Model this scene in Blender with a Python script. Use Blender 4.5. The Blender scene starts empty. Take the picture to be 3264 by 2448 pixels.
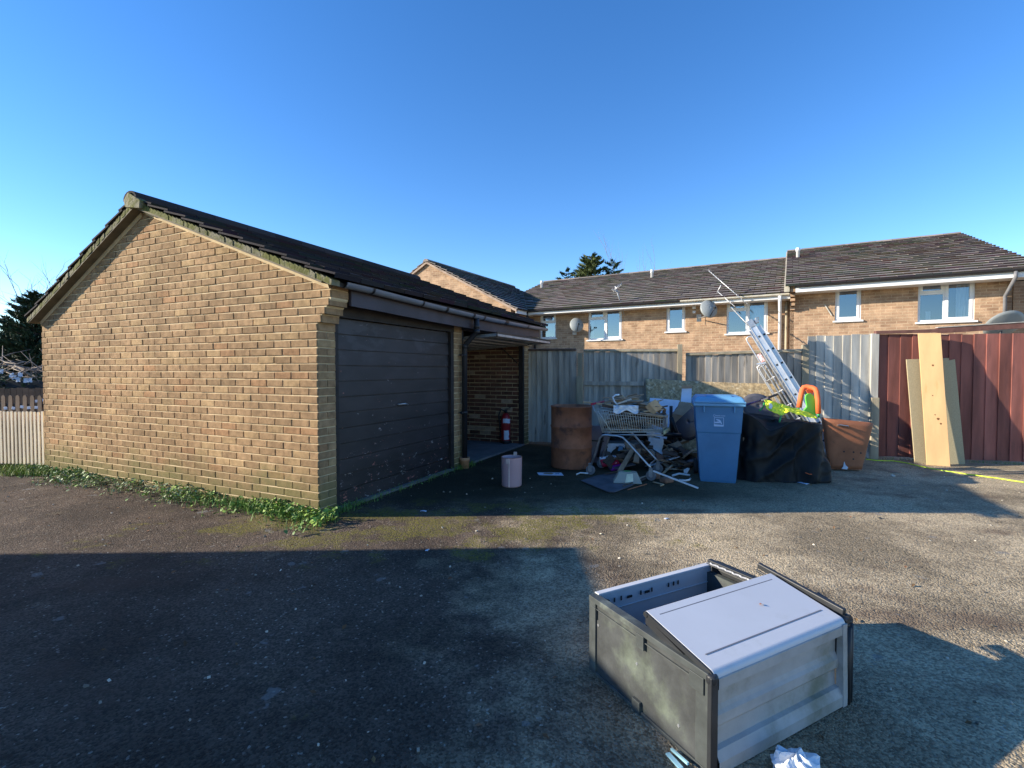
import bpy, math, random
from mathutils import Vector, Matrix, noise as mn
random.seed(7)
R = math.radians
scene = bpy.context.scene
C = scene.collection
# ------------------------------------------------------------------ camera
FP = 1557.0          # focal length in photo pixels (3264 wide)
PITCH = R(1.62)
EYE = Vector((0, 0, 1.37))
cam_d = bpy.data.cameras.new('camera'); cam = bpy.data.objects.new('camera', cam_d); C.objects.link(cam)
cam.location = EYE; cam.rotation_euler = (math.pi/2 - PITCH, 0, 0)
cam_d.sensor_width = 36; cam_d.lens = 36*FP/3264; cam_d.clip_start = .02; cam_d.clip_end = 2000
scene.camera = cam
# ------------------------------------------------------------------ light
SUN_EL, SUN_AZ = 19.4, 2.0
sd = Vector((math.cos(R(SUN_EL))*math.cos(R(SUN_AZ)), math.cos(R(SUN_EL))*math.sin(R(SUN_AZ)), -math.sin(R(SUN_EL))))
sl = bpy.data.lights.new('sun', 'SUN'); sl.energy = 5.0; sl.angle = R(.5); sl.color = (1, .90, .74)
so = bpy.data.objects.new('sun', sl); C.objects.link(so); so.rotation_euler = sd.to_track_quat('-Z', 'Y').to_euler()
w = bpy.data.worlds.new('World'); scene.world = w; w.use_nodes = True
nt = w.node_tree; bg = nt.nodes['Background']
sky = nt.nodes.new('ShaderNodeTexSky'); sky.sky_type = 'NISHITA'; sky.sun_disc = False
sky.sun_elevation = R(SUN_EL); sky.sun_rotation = R(270-SUN_AZ)
sky.air_density = 1.0; sky.dust_density = .0; sky.ozone_density = 2.6; sky.altitude = 900
hs = nt.nodes.new('ShaderNodeHueSaturation'); hs.inputs['Saturation'].default_value = 1.26; hs.inputs['Hue'].default_value = .508; hs.inputs['Value'].default_value = 1.
nt.links.new(sky.outputs[0], hs.inputs['Color']); nt.links.new(hs.outputs[0], bg.inputs[0]); bg.inputs[1].default_value = .15
scene.view_settings.view_transform = 'Standard'; scene.view_settings.look = 'None'
scene.view_settings.exposure = .95; scene.view_settings.gamma = 1
# ------------------------------------------------------------------ measuring helpers (photo pixel -> place on a surface)
def ray(px, py):
    a, b = (px-1632)/FP, -(py-1224)/FP
    return Vector((a, math.cos(PITCH)+b*math.sin(PITCH), -math.sin(PITCH)+b*math.cos(PITCH)))
def G(px, py, z=0.):
    d = ray(px, py); return EYE + d*((z-EYE.z)/d.z)
def PY(px, py, Y):
    d = ray(px, py); return EYE + d*(Y/d.y)
def PL(px, py, p0, n):
    d = ray(px, py); return EYE + d*((p0-EYE).dot(n)/d.dot(n))
# ------------------------------------------------------------------ materials
def nodes(name):
    m = bpy.data.materials.new(name); m.use_nodes = True
    return m, m.node_tree, m.node_tree.nodes['Principled BSDF']
def N(t, typ, **k):
    n = t.nodes.new(typ)
    for a, b in k.items():
        if a.startswith('i_'):
            key = a[2:].replace('_', ' ')
            n.inputs[key].default_value = b
        else: setattr(n, a, b)
    return n
def mix(t, fac, a, b, mode='MIX'):
    n = t.nodes.new('ShaderNodeMix'); n.data_type = 'RGBA'; n.blend_type = mode; n.clamp_factor = True
    for s, v in ((0, fac), (6, a), (7, b)):
        if hasattr(v, 'is_linked') or isinstance(v, bpy.types.NodeSocket): t.links.new(v, n.inputs[s])
        elif isinstance(v, (int, float)): n.inputs[s].default_value = v
        else: n.inputs[s].default_value = (*v, 1) if len(v) == 3 else v
    return n.outputs[2]
def ramp(t, src, a, b, va=0., vb=1.):
    n = N(t, 'ShaderNodeMapRange'); n.interpolation_type = 'SMOOTHSTEP'
    t.links.new(src, n.inputs[0])
    for i, v in enumerate((a, b, va, vb)): n.inputs[i+1].default_value = v
    return n.outputs[0]
def math_(t, op, a, b=None):
    n = N(t, 'ShaderNodeMath', operation=op)
    for i, v in enumerate((a, b)):
        if v is None: continue
        if isinstance(v, (int, float)): n.inputs[i].default_value = v
        else: t.links.new(v, n.inputs[i])
    return n.outputs[0]
def noi(t, co, scale, detail=5, rough=.6, st=None):
    if st:
        mp = N(t, 'ShaderNodeMapping'); mp.inputs['Scale'].default_value = st; t.links.new(co, mp.inputs[0]); co = mp.outputs[0]
    n = N(t, 'ShaderNodeTexNoise'); n.inputs['Scale'].default_value = scale; n.inputs['Detail'].default_value = detail
    n.inputs['Roughness'].default_value = rough; t.links.new(co, n.inputs['Vector']); return n.outputs['Fac']
def bumpn(t, h, strength, dist, nrm=None):
    b = N(t, 'ShaderNodeBump'); b.inputs['Strength'].default_value = strength; b.inputs['Distance'].default_value = dist
    t.links.new(h, b.inputs['Height'])
    if nrm: t.links.new(nrm, b.inputs['Normal'])
    return b.outputs[0]
def mat(name, col, rough=.75, metal=0., var=.25, vs=5., st=None, col2=None, c2=(.52, .62), c2s=3., bump=.25, bs=60., bd=.004, spec=.4, bst=None, coat=0.):
    m, t, p = nodes(name)
    tc = N(t, 'ShaderNodeTexCoord').outputs['Object']
    at = N(t, 'ShaderNodeAttribute', attribute_name='tint').outputs['Color']
    c = mix(t, 1., col, at, 'MULTIPLY')
    if col2 is not None:
        msk = ramp(t, noi(t, tc, c2s, 8, .65, st), *c2)
        c = mix(t, msk, c, col2)
    v = ramp(t, noi(t, tc, vs, 6, .6, st), .25, .75, 1-var, 1+var)
    cc = N(t, 'ShaderNodeCombineColor'); [t.links.new(v, cc.inputs[i]) for i in range(3)]
    c = mix(t, 1., c, cc.outputs[0], 'MULTIPLY')
    t.links.new(c, p.inputs['Base Color'])
    p.inputs['Roughness'].default_value = rough; p.inputs['Metallic'].default_value = metal
    p.inputs['Specular IOR Level'].default_value = spec
    if coat: p.inputs['Coat Weight'].default_value = coat
    if bump: t.links.new(bumpn(t, noi(t, tc, bs, 5, .6, bst or st), bump, bd), p.inputs['Normal'])
    return m
def brick_mat(name, c1, c2, mortar, bump=.5, moss=0.):
    m, t, p = nodes(name)
    uv = N(t, 'ShaderNodeTexCoord').outputs['UV']
    b = N(t, 'ShaderNodeTexBrick'); t.links.new(uv, b.inputs['Vector'])
    b.inputs['Color1'].default_value = (*c1, 1); b.inputs['Color2'].default_value = (*c2, 1); b.inputs['Mortar'].default_value = (*mortar, 1)
    for k, v in (('Scale', 1), ('Mortar Size', .008), ('Mortar Smooth', .15), ('Bias', -.3), ('Brick Width', .225), ('Row Height', .075)): b.inputs[k].default_value = v
    # per-brick value from quantised coordinates
    v = ramp(t, noi(t, uv, 3.3, 3, .6), .3, .7, .78, 1.22)
    v2 = ramp(t, noi(t, uv, 60, 3, .6), .3, .7, .85, 1.12)
    vv = math_(t, 'MULTIPLY', v, v2)
    cc = N(t, 'ShaderNodeCombineColor'); [t.links.new(vv, cc.inputs[i]) for i in range(3)]
    c = mix(t, 1., b.outputs['Color'], cc.outputs[0], 'MULTIPLY')
    t.links.new(c, p.inputs['Base Color']); p.inputs['Roughness'].default_value = .92; p.inputs['Specular IOR Level'].default_value = .2
    inv = math_(t, 'SUBTRACT', 1., b.outputs['Fac'])
    h = math_(t, 'ADD', inv, math_(t, 'MULTIPLY', noi(t, uv, 70, 4), .35))
    t.links.new(bumpn(t, h, bump, .008), p.inputs['Normal'])
    return m
# ------------------------------------------------------------------ mesh builder
class MB:
    def __init__(s): s.v = []; s.f = []; s.t = []; s.sm = []
    def poly(s, pts, tint=(1, 1, 1), sm=False):
        b = len(s.v); s.v += [Vector(p) for p in pts]; s.f.append(list(range(b, b+len(pts)))); s.t.append(tint); s.sm.append(sm)
    def hexa(s, p, tint=(1, 1, 1)):   # 8 corners: 0-3 bottom ccw, 4-7 top
        b = len(s.v); s.v += [Vector(q) for q in p]
        for f in ((3, 2, 1, 0), (4, 5, 6, 7), (0, 1, 5, 4), (1, 2, 6, 5), (2, 3, 7, 6), (3, 0, 4, 7)):
            s.f.append([b+i for i in f]); s.t.append(tint); s.sm.append(False)
    def box(s, c, size, rot=None, tint=(1, 1, 1)):
        x, y, z = [a/2 for a in size]
        p = [Vector(q) for q in ((-x, -y, -z), (x, -y, -z), (x, y, -z), (-x, y, -z), (-x, -y, z), (x, -y, z), (x, y, z), (-x, y, z))]
        if rot is not None: p = [rot @ q for q in p]
        s.hexa([q+Vector(c) for q in p], tint)
    def bb(s, x0, x1, y0, y1, z0, z1, tint=(1, 1, 1)):
        s.box(((x0+x1)/2, (y0+y1)/2, (z0+z1)/2), (abs(x1-x0), abs(y1-y0), abs(z1-z0)), None, tint)
    def beam(s, a, b, w_, h_, up=(0, 0, 1), tint=(1, 1, 1)):
        a, b = Vector(a), Vector(b); d = b-a; L = d.length; d.normalize(); up = Vector(up)
        sx = d.cross(up)
        if sx.length < 1e-4: sx = d.cross(Vector((1, 0, 0)))
        sx.normalize(); uz = sx.cross(d)
        rot = Matrix((sx, d, uz)).transposed()
        s.box((a+b)/2, (w_, L, h_), rot, tint)
    def tube(s, pts, r, n=8, tint=(1, 1, 1), closed=False, caps=True):
        pts = [Vector(p) for p in pts]; k = len(pts); b = len(s.v); prev = None
        rr = r if isinstance(r, (list, tuple)) else [r]*k
        for i, p in enumerate(pts):
            if closed: d = pts[(i+1) % k]-pts[i-1]
            else: d = (pts[min(i+1, k-1)]-pts[max(i-1, 0)])
            d.normalize()
            if prev is None:
                u = d.cross(Vector((0, 0, 1)))
                if u.length < .1: u = d.cross(Vector((1, 0, 0)))
            else: u = prev-d*prev.dot(d)
            u.normalize(); prev = u; v_ = d.cross(u)
            for j in range(n):
                a = 2*math.pi*j/n; s.v.append(p+(u*math.cos(a)+v_*math.sin(a))*rr[i])
        for i in range(k if closed else k-1):
            i2 = (i+1) % k
            for j in range(n):
                j2 = (j+1) % n; s.f.append([b+i*n+j, b+i*n+j2, b+i2*n+j2, b+i2*n+j]); s.t.append(tint); s.sm.append(True)
        if caps and not closed:
            s.f.append([b+j for j in range(n)][::-1]); s.t.append(tint); s.sm.append(False)
            s.f.append([b+(k-1)*n+j for j in range(n)]); s.t.append(tint); s.sm.append(False)
    def lathe(s, prof, n=32, c=(0, 0, 0), tint=(1, 1, 1), sx=1., sy=1., sm=True):
        b = len(s.v); c = Vector(c); k = len(prof)
        for r, z in prof:
            for j in range(n):
                a = 2*math.pi*j/n; s.v.append(c+Vector((r*math.cos(a)*sx, r*math.sin(a)*sy, z)))
        for i in range(k-1):
            for j in range(n):
                j2 = (j+1) % n; s.f.append([b+i*n+j, b+i*n+j2, b+(i+1)*n+j2, b+(i+1)*n+j]); s.t.append(tint); s.sm.append(sm)
        s.f.append([b+j for j in range(n)][::-1]); s.t.append(tint); s.sm.append(False)
        s.f.append([b+(k-1)*n+j for j in range(n)]); s.t.append(tint); s.sm.append(False)
    def grid(s, fn, nu, nv, tint=(1, 1, 1), sm=True, closed=False):
        b = len(s.v)
        for i in range(nu):
            for j in range(nv): s.v.append(Vector(fn(i/(nu-1) if not closed else i/nu, j/(nv-1))))
        for i in range(nu if closed else nu-1):
            i2 = (i+1) % nu
            for j in range(nv-1):
                s.f.append([b+i*nv+j, b+i2*nv+j, b+i2*nv+j+1, b+i*nv+j+1]); s.t.append(tint); s.sm.append(sm)
    def prism(s, pts, d, tint=(1, 1, 1)):   # planar outline extruded by vector d
        pts = [Vector(p) for p in pts]; d = Vector(d); k = len(pts); b = len(s.v)
        s.v += pts+[p+d for p in pts]
        s.f.append([b+i for i in range(k)][::-1]); s.f.append([b+k+i for i in range(k)]); s.t += [tint]*2; s.sm += [False]*2
        for i in range(k):
            j = (i+1) % k; s.f.append([b+i, b+j, b+k+j, b+k+i]); s.t.append(tint); s.sm.append(False)
    def build(s, name, material, parent=None, loc=None, rotz=0., bevel=0., solid=0., bsegs=2):
        me = bpy.data.meshes.new(name); me.from_pydata([tuple(v) for v in s.v], [], s.f)
        me.materials.append(material)
        me.polygons.foreach_set('use_smooth', s.sm)
        ca = me.color_attributes.new('tint', 'FLOAT_COLOR', 'CORNER')
        uv = me.uv_layers.new(name='UVMap'); cd = []; ud = []
        for p, t in zip(me.polygons, s.t):
            n = p.normal; ax = max(range(3), key=lambda i: abs(n[i]))
            for vi in p.vertices:
                q = me.vertices[vi].co; cd += [t[0], t[1], t[2], 1.]
                ud += (q.y, q.z) if ax == 0 else ((q.x, q.z) if ax == 1 else (q.x, q.y))
        ca.data.foreach_set('color', cd); uv.data.foreach_set('uv', ud)
        o = bpy.data.objects.new(name, me); C.objects.link(o)
        if parent: o.parent = parent
        if loc is not None: o.location = loc
        if rotz: o.rotation_euler = (0, 0, rotz)
        if solid:
            md = o.modifiers.new('solid', 'SOLIDIFY'); md.thickness = solid; md.offset = -1
        if bevel:
            md = o.modifiers.new('bevel', 'BEVEL'); md.width = bevel; md.segments = bsegs; md.limit_method = 'ANGLE'; md.angle_limit = R(40)
        return o
def thing(name, label, cat, loc=(0, 0, 0), rotz=0., group=None):
    o = bpy.data.objects.new(name, None); C.objects.link(o); o.location = loc; o.rotation_euler = (0, 0, rotz)
    o.empty_display_size = .1
    return tag(o, label, cat, group)
def tag(o, label, cat, group=None):
    o['label'] = label; o['category'] = cat
    if group: o['group'] = group
    return o
def struct(o): o['kind'] = 'structure'; return o
def jt(a, rng=random): k = rng.uniform(1-a, 1+a); return (k, k, k)
def rj(a): return random.uniform(-a, a)
def rnd_rot(ax=1.): return Matrix.Rotation(rj(math.pi), 3, 'Z') @ Matrix.Rotation(rj(ax), 3, 'X') @ Matrix.Rotation(rj(ax), 3, 'Y')
# ------------------------------------------------------------------ palette
M = {}
M['mortar'] = mat('mortar', (.56, .435, .265), .95, var=.2, vs=3, bump=.5, bs=120, bd=.003)
def garage_brick():
    m, t, p = nodes('tan_brick')
    tc = N(t, 'ShaderNodeTexCoord').outputs['Object']
    at = N(t, 'ShaderNodeAttribute', attribute_name='tint').outputs['Color']
    c = mix(t, 1., (.325, .212, .115), at, 'MULTIPLY')
    v = math_(t, 'MULTIPLY', ramp(t, noi(t, tc, 14, 5, .65), .3, .7, .78, 1.2), ramp(t, noi(t, tc, 1.1, 6, .7), .32, .68, .80, 1.14))
    cc = N(t, 'ShaderNodeCombineColor'); [t.links.new(v, cc.inputs[i]) for i in range(3)]
    c = mix(t, 1., c, cc.outputs[0], 'MULTIPLY')
    # algae stain climbing from the ground
    sp = N(t, 'ShaderNodeSeparateXYZ'); t.links.new(tc, sp.inputs[0])
    h = math_(t, 'SUBTRACT', math_(t, 'MULTIPLY', noi(t, tc, 2.2, 6, .6), .9), sp.outputs[2])
    c = mix(t, math_(t, 'MULTIPLY', ramp(t, h, -.05, .4), .75), c, (.13, .13, .05))
    t.links.new(c, p.inputs['Base Color']); p.inputs['Roughness'].default_value = .95; p.inputs['Specular IOR Level'].default_value = .15
    t.links.new(bumpn(t, noi(t, tc, 90, 6, .7), .8, .006), p.inputs['Normal'])
    return m
M['brick'] = garage_brick()
M['house_brick'] = brick_mat('house_brick', (.40, .262, .165), (.27, .158, .098), (.45, .325, .215), .5)
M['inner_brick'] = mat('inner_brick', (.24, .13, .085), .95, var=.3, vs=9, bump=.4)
def tile_mat(name, c, lichen, amt):
    m, t, p = nodes(name)
    tc = N(t, 'ShaderNodeTexCoord').outputs['Object']
    at = N(t, 'ShaderNodeAttribute', attribute_name='tint').outputs['Color']
    k = mix(t, 1., c, at, 'MULTIPLY')
    k = mix(t, ramp(t, noi(t, tc, 2.5, 7, .7), .5, .8, 0, .45), k, tuple(a*.5 for a in c))
    k = mix(t, ramp(t, noi(t, tc, 17, 8, .75), amt, amt+.1), k, lichen)
    t.links.new(k, p.inputs['Base Color']); p.inputs['Roughness'].default_value = .95; p.inputs['Specular IOR Level'].default_value = .2
    t.links.new(bumpn(t, noi(t, tc, 60, 6, .7), .6, .008), p.inputs['Normal'])
    return m
M['garage_tile'] = tile_mat('garage_tile', (.036, .031, .033), (.15, .14, .07), .69)
M['house_tile'] = tile_mat('house_tile', (.22, .19, .17), (.06, .055, .04), .70)
M['verge'] = mat('verge_mortar', (.20, .18, .12), .95, var=.3, vs=4, col2=(.105, .105, .025), c2=(.42, .56), c2s=5, bump=.9, bs=40, bd=.015)
M['soffit'] = mat('soffit_board', (.13, .11, .075), .9, var=.3)
M['dark_paint'] = mat('dark_brown_paint', (.030, .022, .024), .55, var=.35, vs=3, bump=.3, bs=30, st=(1, 1, 3))
def door_mat():
    m, t, p = nodes('garage_door_paint')
    tc = N(t, 'ShaderNodeTexCoord').outputs['Object']
    c = mix(t, ramp(t, noi(t, tc, 2.2, 6, .6, (1, 1, 2.5)), .3, .7), (.012, .009, .009), (.030, .023, .024))
    sp = N(t, 'ShaderNodeSeparateXYZ'); t.links.new(tc, sp.inputs[0])
    up = ramp(t, sp.outputs[2], 1.2, 1.8)
    c = mix(t, math_(t, 'MULTIPLY', up, ramp(t, noi(t, tc, 3.5, 5, .6, (1, 1, 2)), .5, .6, 0, .5)), c, (.065, .06, .065))
    low = ramp(t, sp.outputs[2], 1.1, .1, 0., .07)
    chip = ramp(t, math_(t, 'ADD', noi(t, tc, 13, 6, .75, (1, 1, 1.7)), low), .665, .68)
    c = mix(t, chip, c, mix(t, ramp(t, noi(t, tc, 6, 2), .45, .6), (.30, .28, .27), (.36, .13, .10)))
    t.links.new(c, p.inputs['Base Color']); p.inputs['Roughness'].default_value = .5
    t.links.new(bumpn(t, noi(t, tc, 30, 4, .6, (1, 1, 3)), .3, .004), p.inputs['Normal'])
    return m
M['door'] = door_mat()
M['fascia'] = mat('fascia_paint', (.040, .032, .040), .5, var=.35, vs=3, col2=(.32, .14, .10), c2=(.70, .72), c2s=7, bump=.3)
M['gutter'] = mat('grey_gutter', (.18, .195, .23), .38, var=.15, bump=.05)
M['gutter_black'] = mat('black_pipe', (.022, .022, .026), .4, var=.15, bump=.05)
M['white_pvc'] = mat('white_upvc', (.72, .72, .72), .35, var=.05, vs=3, bump=.02)
M['white_dirty'] = mat('white_gutter', (.62, .58, .48), .5, var=.2, vs=6, bump=.1)
M['concrete'] = mat('concrete', (.15, .15, .155), .9, var=.25, vs=4, bump=.5)
M['timber_frame'] = mat('frame_timber', (.022, .017, .016), .65, var=.4, vs=8, bump=.3)
M['steel'] = mat('galvanised_steel', (.40, .41, .42), .45, .75, var=.2, vs=12, bump=.1)
M['wire'] = mat('zinc_wire', (.62, .62, .56), .4, .35, var=.12, vs=20, bump=0)
M['chrome'] = mat('chrome_tube', (.50, .51, .52), .28, .9, var=.12, vs=20, bump=.05)
M['aluminium'] = mat('aluminium', (.60, .61, .62), .38, .55, var=.1, vs=12, bump=.1, bs=30)
M['black_plastic'] = mat('black_plastic', (.012, .012, .014), .42, var=.2, bump=.05)
M['rubber'] = mat('rubber', (.03, .03, .032), .8, var=.2)
M['grey_plastic'] = mat('grey_plastic', (.17, .17, .18), .5, var=.15)
M['fence_grey'] = mat('weathered_fence_board', (.37, .335, .285), .9, var=.35, vs=9, st=(1, 1, .12), col2=(.10, .085, .07), c2=(.60, .72), c2s=9, bump=.5, bs=30)
M['fence_pale'] = mat('pale_fence_board', (.43, .41, .36), .9, var=.25, vs=9, st=(1, 1, .12), col2=(.14, .12, .10), c2=(.66, .74), c2s=10, bump=.4, bs=30)
M['post'] = mat('fence_post_timber', (.34, .29, .20), .9, var=.3, vs=6, st=(1, 1, .15), bump=.4)
M['fence_red'] = mat('red_stained_board', (.25, .090, .068), .8, var=.35, vs=6, st=(1, 1, .15), col2=(.15, .06, .05), c2=(.52, .7), c2s=5, bump=.3, bs=25)
M['fence_red_cap'] = mat('red_brown_rail', (.15, .07, .055), .8, var=.3, vs=8)
M['osb'] = mat('strand_board', (.36, .27, .15), .85, var=.45, vs=22, col2=(.52, .44, .30), c2=(.56, .60), c2s=16, bump=.8, bs=28, bd=.006)
M['pine'] = mat('planed_pine', (.66, .41, .19), .6, var=.12, vs=5, st=(1, 1, .15), col2=(.58, .33, .13), c2=(.58, .70), c2s=4, bump=.1)
M['chip'] = mat('chipboard', (.42, .35, .21), .85, var=.14, vs=80, bump=.2, bs=150)
M['knot'] = mat('knot_wood', (.16, .07, .025), .7, var=.3, vs=60, bump=.1)
M['rust'] = mat('rusted_steel', (.32, .125, .065), .8, .1, var=.3, vs=5, col2=(.12, .06, .045), c2=(.50, .66), c2s=3.5, bump=.5, bs=60)
M['rust_orange'] = mat('orange_rusty_sheet', (.33, .125, .06), .6, .1, var=.2, vs=5, col2=(.20, .09, .05), c2=(.58, .70), c2s=4, bump=.2)
M['blue_bin'] = mat('blue_bin_plastic', (.058, .19, .355), .48, var=.14, vs=3, col2=(.11, .22, .33), c2=(.55, .8), c2s=3, bump=.08, bs=200)
M['blue_lid'] = mat('blue_lid_plastic', (.12, .32, .54), .4, var=.08, vs=3, bump=.05)
M['white_print'] = mat('pale_blue_print', (.40, .56, .78), .6, var=.05, bump=0)
M['tarp'] = mat('black_sheeting', (.009, .0095, .010), .6, var=.2, vs=3, bump=.4, bs=6, bd=.02, spec=.25)
M['cream'] = mat('cream_painted_wood', (.80, .68, .50), .7, var=.15, vs=5, st=(1, 1, .2), bump=.1)
M['dark_red'] = mat('dark_red_wood', (.16, .04, .028), .85, var=.3)
M['brown_wood'] = mat('dark_brown_wood', (.10, .065, .045), .9, var=.3)
M['orange_foam'] = mat('orange_foam', (.85, .17, .05), .7, var=.06, bump=.15, bs=20)
M['lime'] = mat('lime_plastic', (.16, .66, .07), .55, var=.05, bump=.05)
M['hiviz'] = mat('yellow_fabric', (.78, .84, .05), .65, var=.08, bump=.3, bs=40)
M['green_tube'] = mat('green_tube', (.04, .32, .09), .4, var=.1, bump=.05)
M['purple'] = mat('purple_tube', (.045, .02, .11), .35, var=.1, bump=.05)
M['pink'] = mat('pink_enamel', (.50, .32, .33), .38, var=.06, vs=4, bump=.04)
M['white_pl'] = mat('white_plastic', (.70, .74, .78), .45, var=.08, vs=8, bump=.1)
M['paper'] = mat('white_card', (.60, .66, .76), .8, var=.08, vs=8, bump=.1)
M['card'] = mat('brown_cardboard', (.34, .24, .16), .9, var=.15, vs=8, bump=.15)
M['offcut'] = mat('weathered_offcut', (.33, .245, .17), .85, var=.3, vs=14, st=(1, .2, 1), bump=.3)
M['fresh'] = mat('fresh_cut_timber', (.52, .37, .22), .8, var=.12, vs=20, st=(1, 1, .2), bump=.1)
M['red_box'] = mat('red_packaging', (.42, .02, .05), .5, var=.3, vs=25, col2=(.75, .55, .6), c2=(.62, .66), c2s=18, bump=.05)
M['magenta'] = mat('magenta_packaging', (.26, .015, .27), .45, var=.15, bump=.05)
M['slate'] = mat('grey_sheet', (.11, .105, .115), .85, var=.3, vs=5, bump=.4)
M['red_paint'] = mat('extinguisher_red', (.28, .018, .022), .3, var=.1, bump=.03)
M['terracotta'] = mat('terracotta', (.45, .23, .12), .85, var=.15, bump=.2)
M['box_grey'] = mat('pale_grey_resin', (.56, .565, .58), .45, var=.05, vs=2, col2=(.46, .46, .44), c2=(.55, .85), c2s=7, bump=.04, bs=200)
M['box_front'] = mat('dirty_grey_resin', (.38, .37, .36), .6, var=.14, vs=4, col2=(.17, .175, .125), c2=(.46, .76), c2s=2.6, bump=.12, bs=150)
M['algae'] = mat('algae_stained_panel', (.052, .056, .056), .6, var=.35, vs=9, col2=(.11, .13, .10), c2=(.48, .74), c2s=4.0, bump=.2, bs=80)
M['box_black'] = mat('charcoal_resin', (.022, .024, .027), .5, var=.2, vs=9, bump=.1)
M['dish'] = mat('dish_grey', (.24, .26, .26), .5, var=.08, bump=.03)
M['hose'] = mat('yellow_hose', (.62, .80, .05), .45, var=.05, bump=.02)
M['bark'] = mat('bark', (.10, .075, .055), .9, var=.3, vs=9, bump=.5)
M['twig'] = mat('pale_twig', (.24, .20, .17), .9, var=.3, vs=9, bump=.2)
M['leaf'] = mat('weed_leaf', (.13, .23, .05), .6, var=.3, vs=9, bump=.1)
M['dry_leaf'] = mat('dry_stem', (.30, .25, .15), .85, var=.3, vs=9, bump=.1)
M['conifer'] = mat('conifer_foliage', (.030, .058, .028), .8, var=.3, vs=2, bump=.1)
M['conifer_light'] = mat('conifer_foliage_light', (.085, .11, .035), .8, var=.3, vs=2, bump=.1)
M['curtain'] = mat('net_curtain', (.55, .6, .62), .9, var=.15, vs=10, st=(6, 1, .3), bump=0)
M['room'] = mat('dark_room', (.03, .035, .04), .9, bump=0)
M['silver'] = mat('lead_flashing', (.22, .23, .25), .6, var=.2)
def glass():
    m, t, p = nodes('window_glass')
    for n in list(t.nodes):
        if n.type != 'OUTPUT_MATERIAL': t.nodes.remove(n)
    out = t.nodes['Material Output']
    tr = N(t, 'ShaderNodeBsdfTransparent'); tr.inputs[0].default_value = (.75, .82, .86, 1)
    gl = N(t, 'ShaderNodeBsdfGlossy'); gl.inputs['Roughness'].default_value = .02; gl.inputs[0].default_value = (.8, .9, 1, 1)
    fr = N(t, 'ShaderNodeLayerWeight'); fr.inputs[0].default_value = .35
    mx = N(t, 'ShaderNodeMixShader')
    f = ramp(t, fr.outputs['Fresnel'], 0, 1, .24, .95)
    t.links.new(f, mx.inputs[0]); t.links.new(tr.outputs[0], mx.inputs[1]); t.links.new(gl.outputs[0], mx.inputs[2])
    t.links.new(mx.outputs[0], out.inputs[0]); return m
M['glass'] = glass()
def clearp():
    m, t, p = nodes('clear_plastic')
    p.inputs['Base Color'].default_value = (.6, .6, .5, 1); p.inputs['Roughness'].default_value = .15; p.inputs['Alpha'].default_value = .45
    return m
M['clear'] = clearp()
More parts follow.
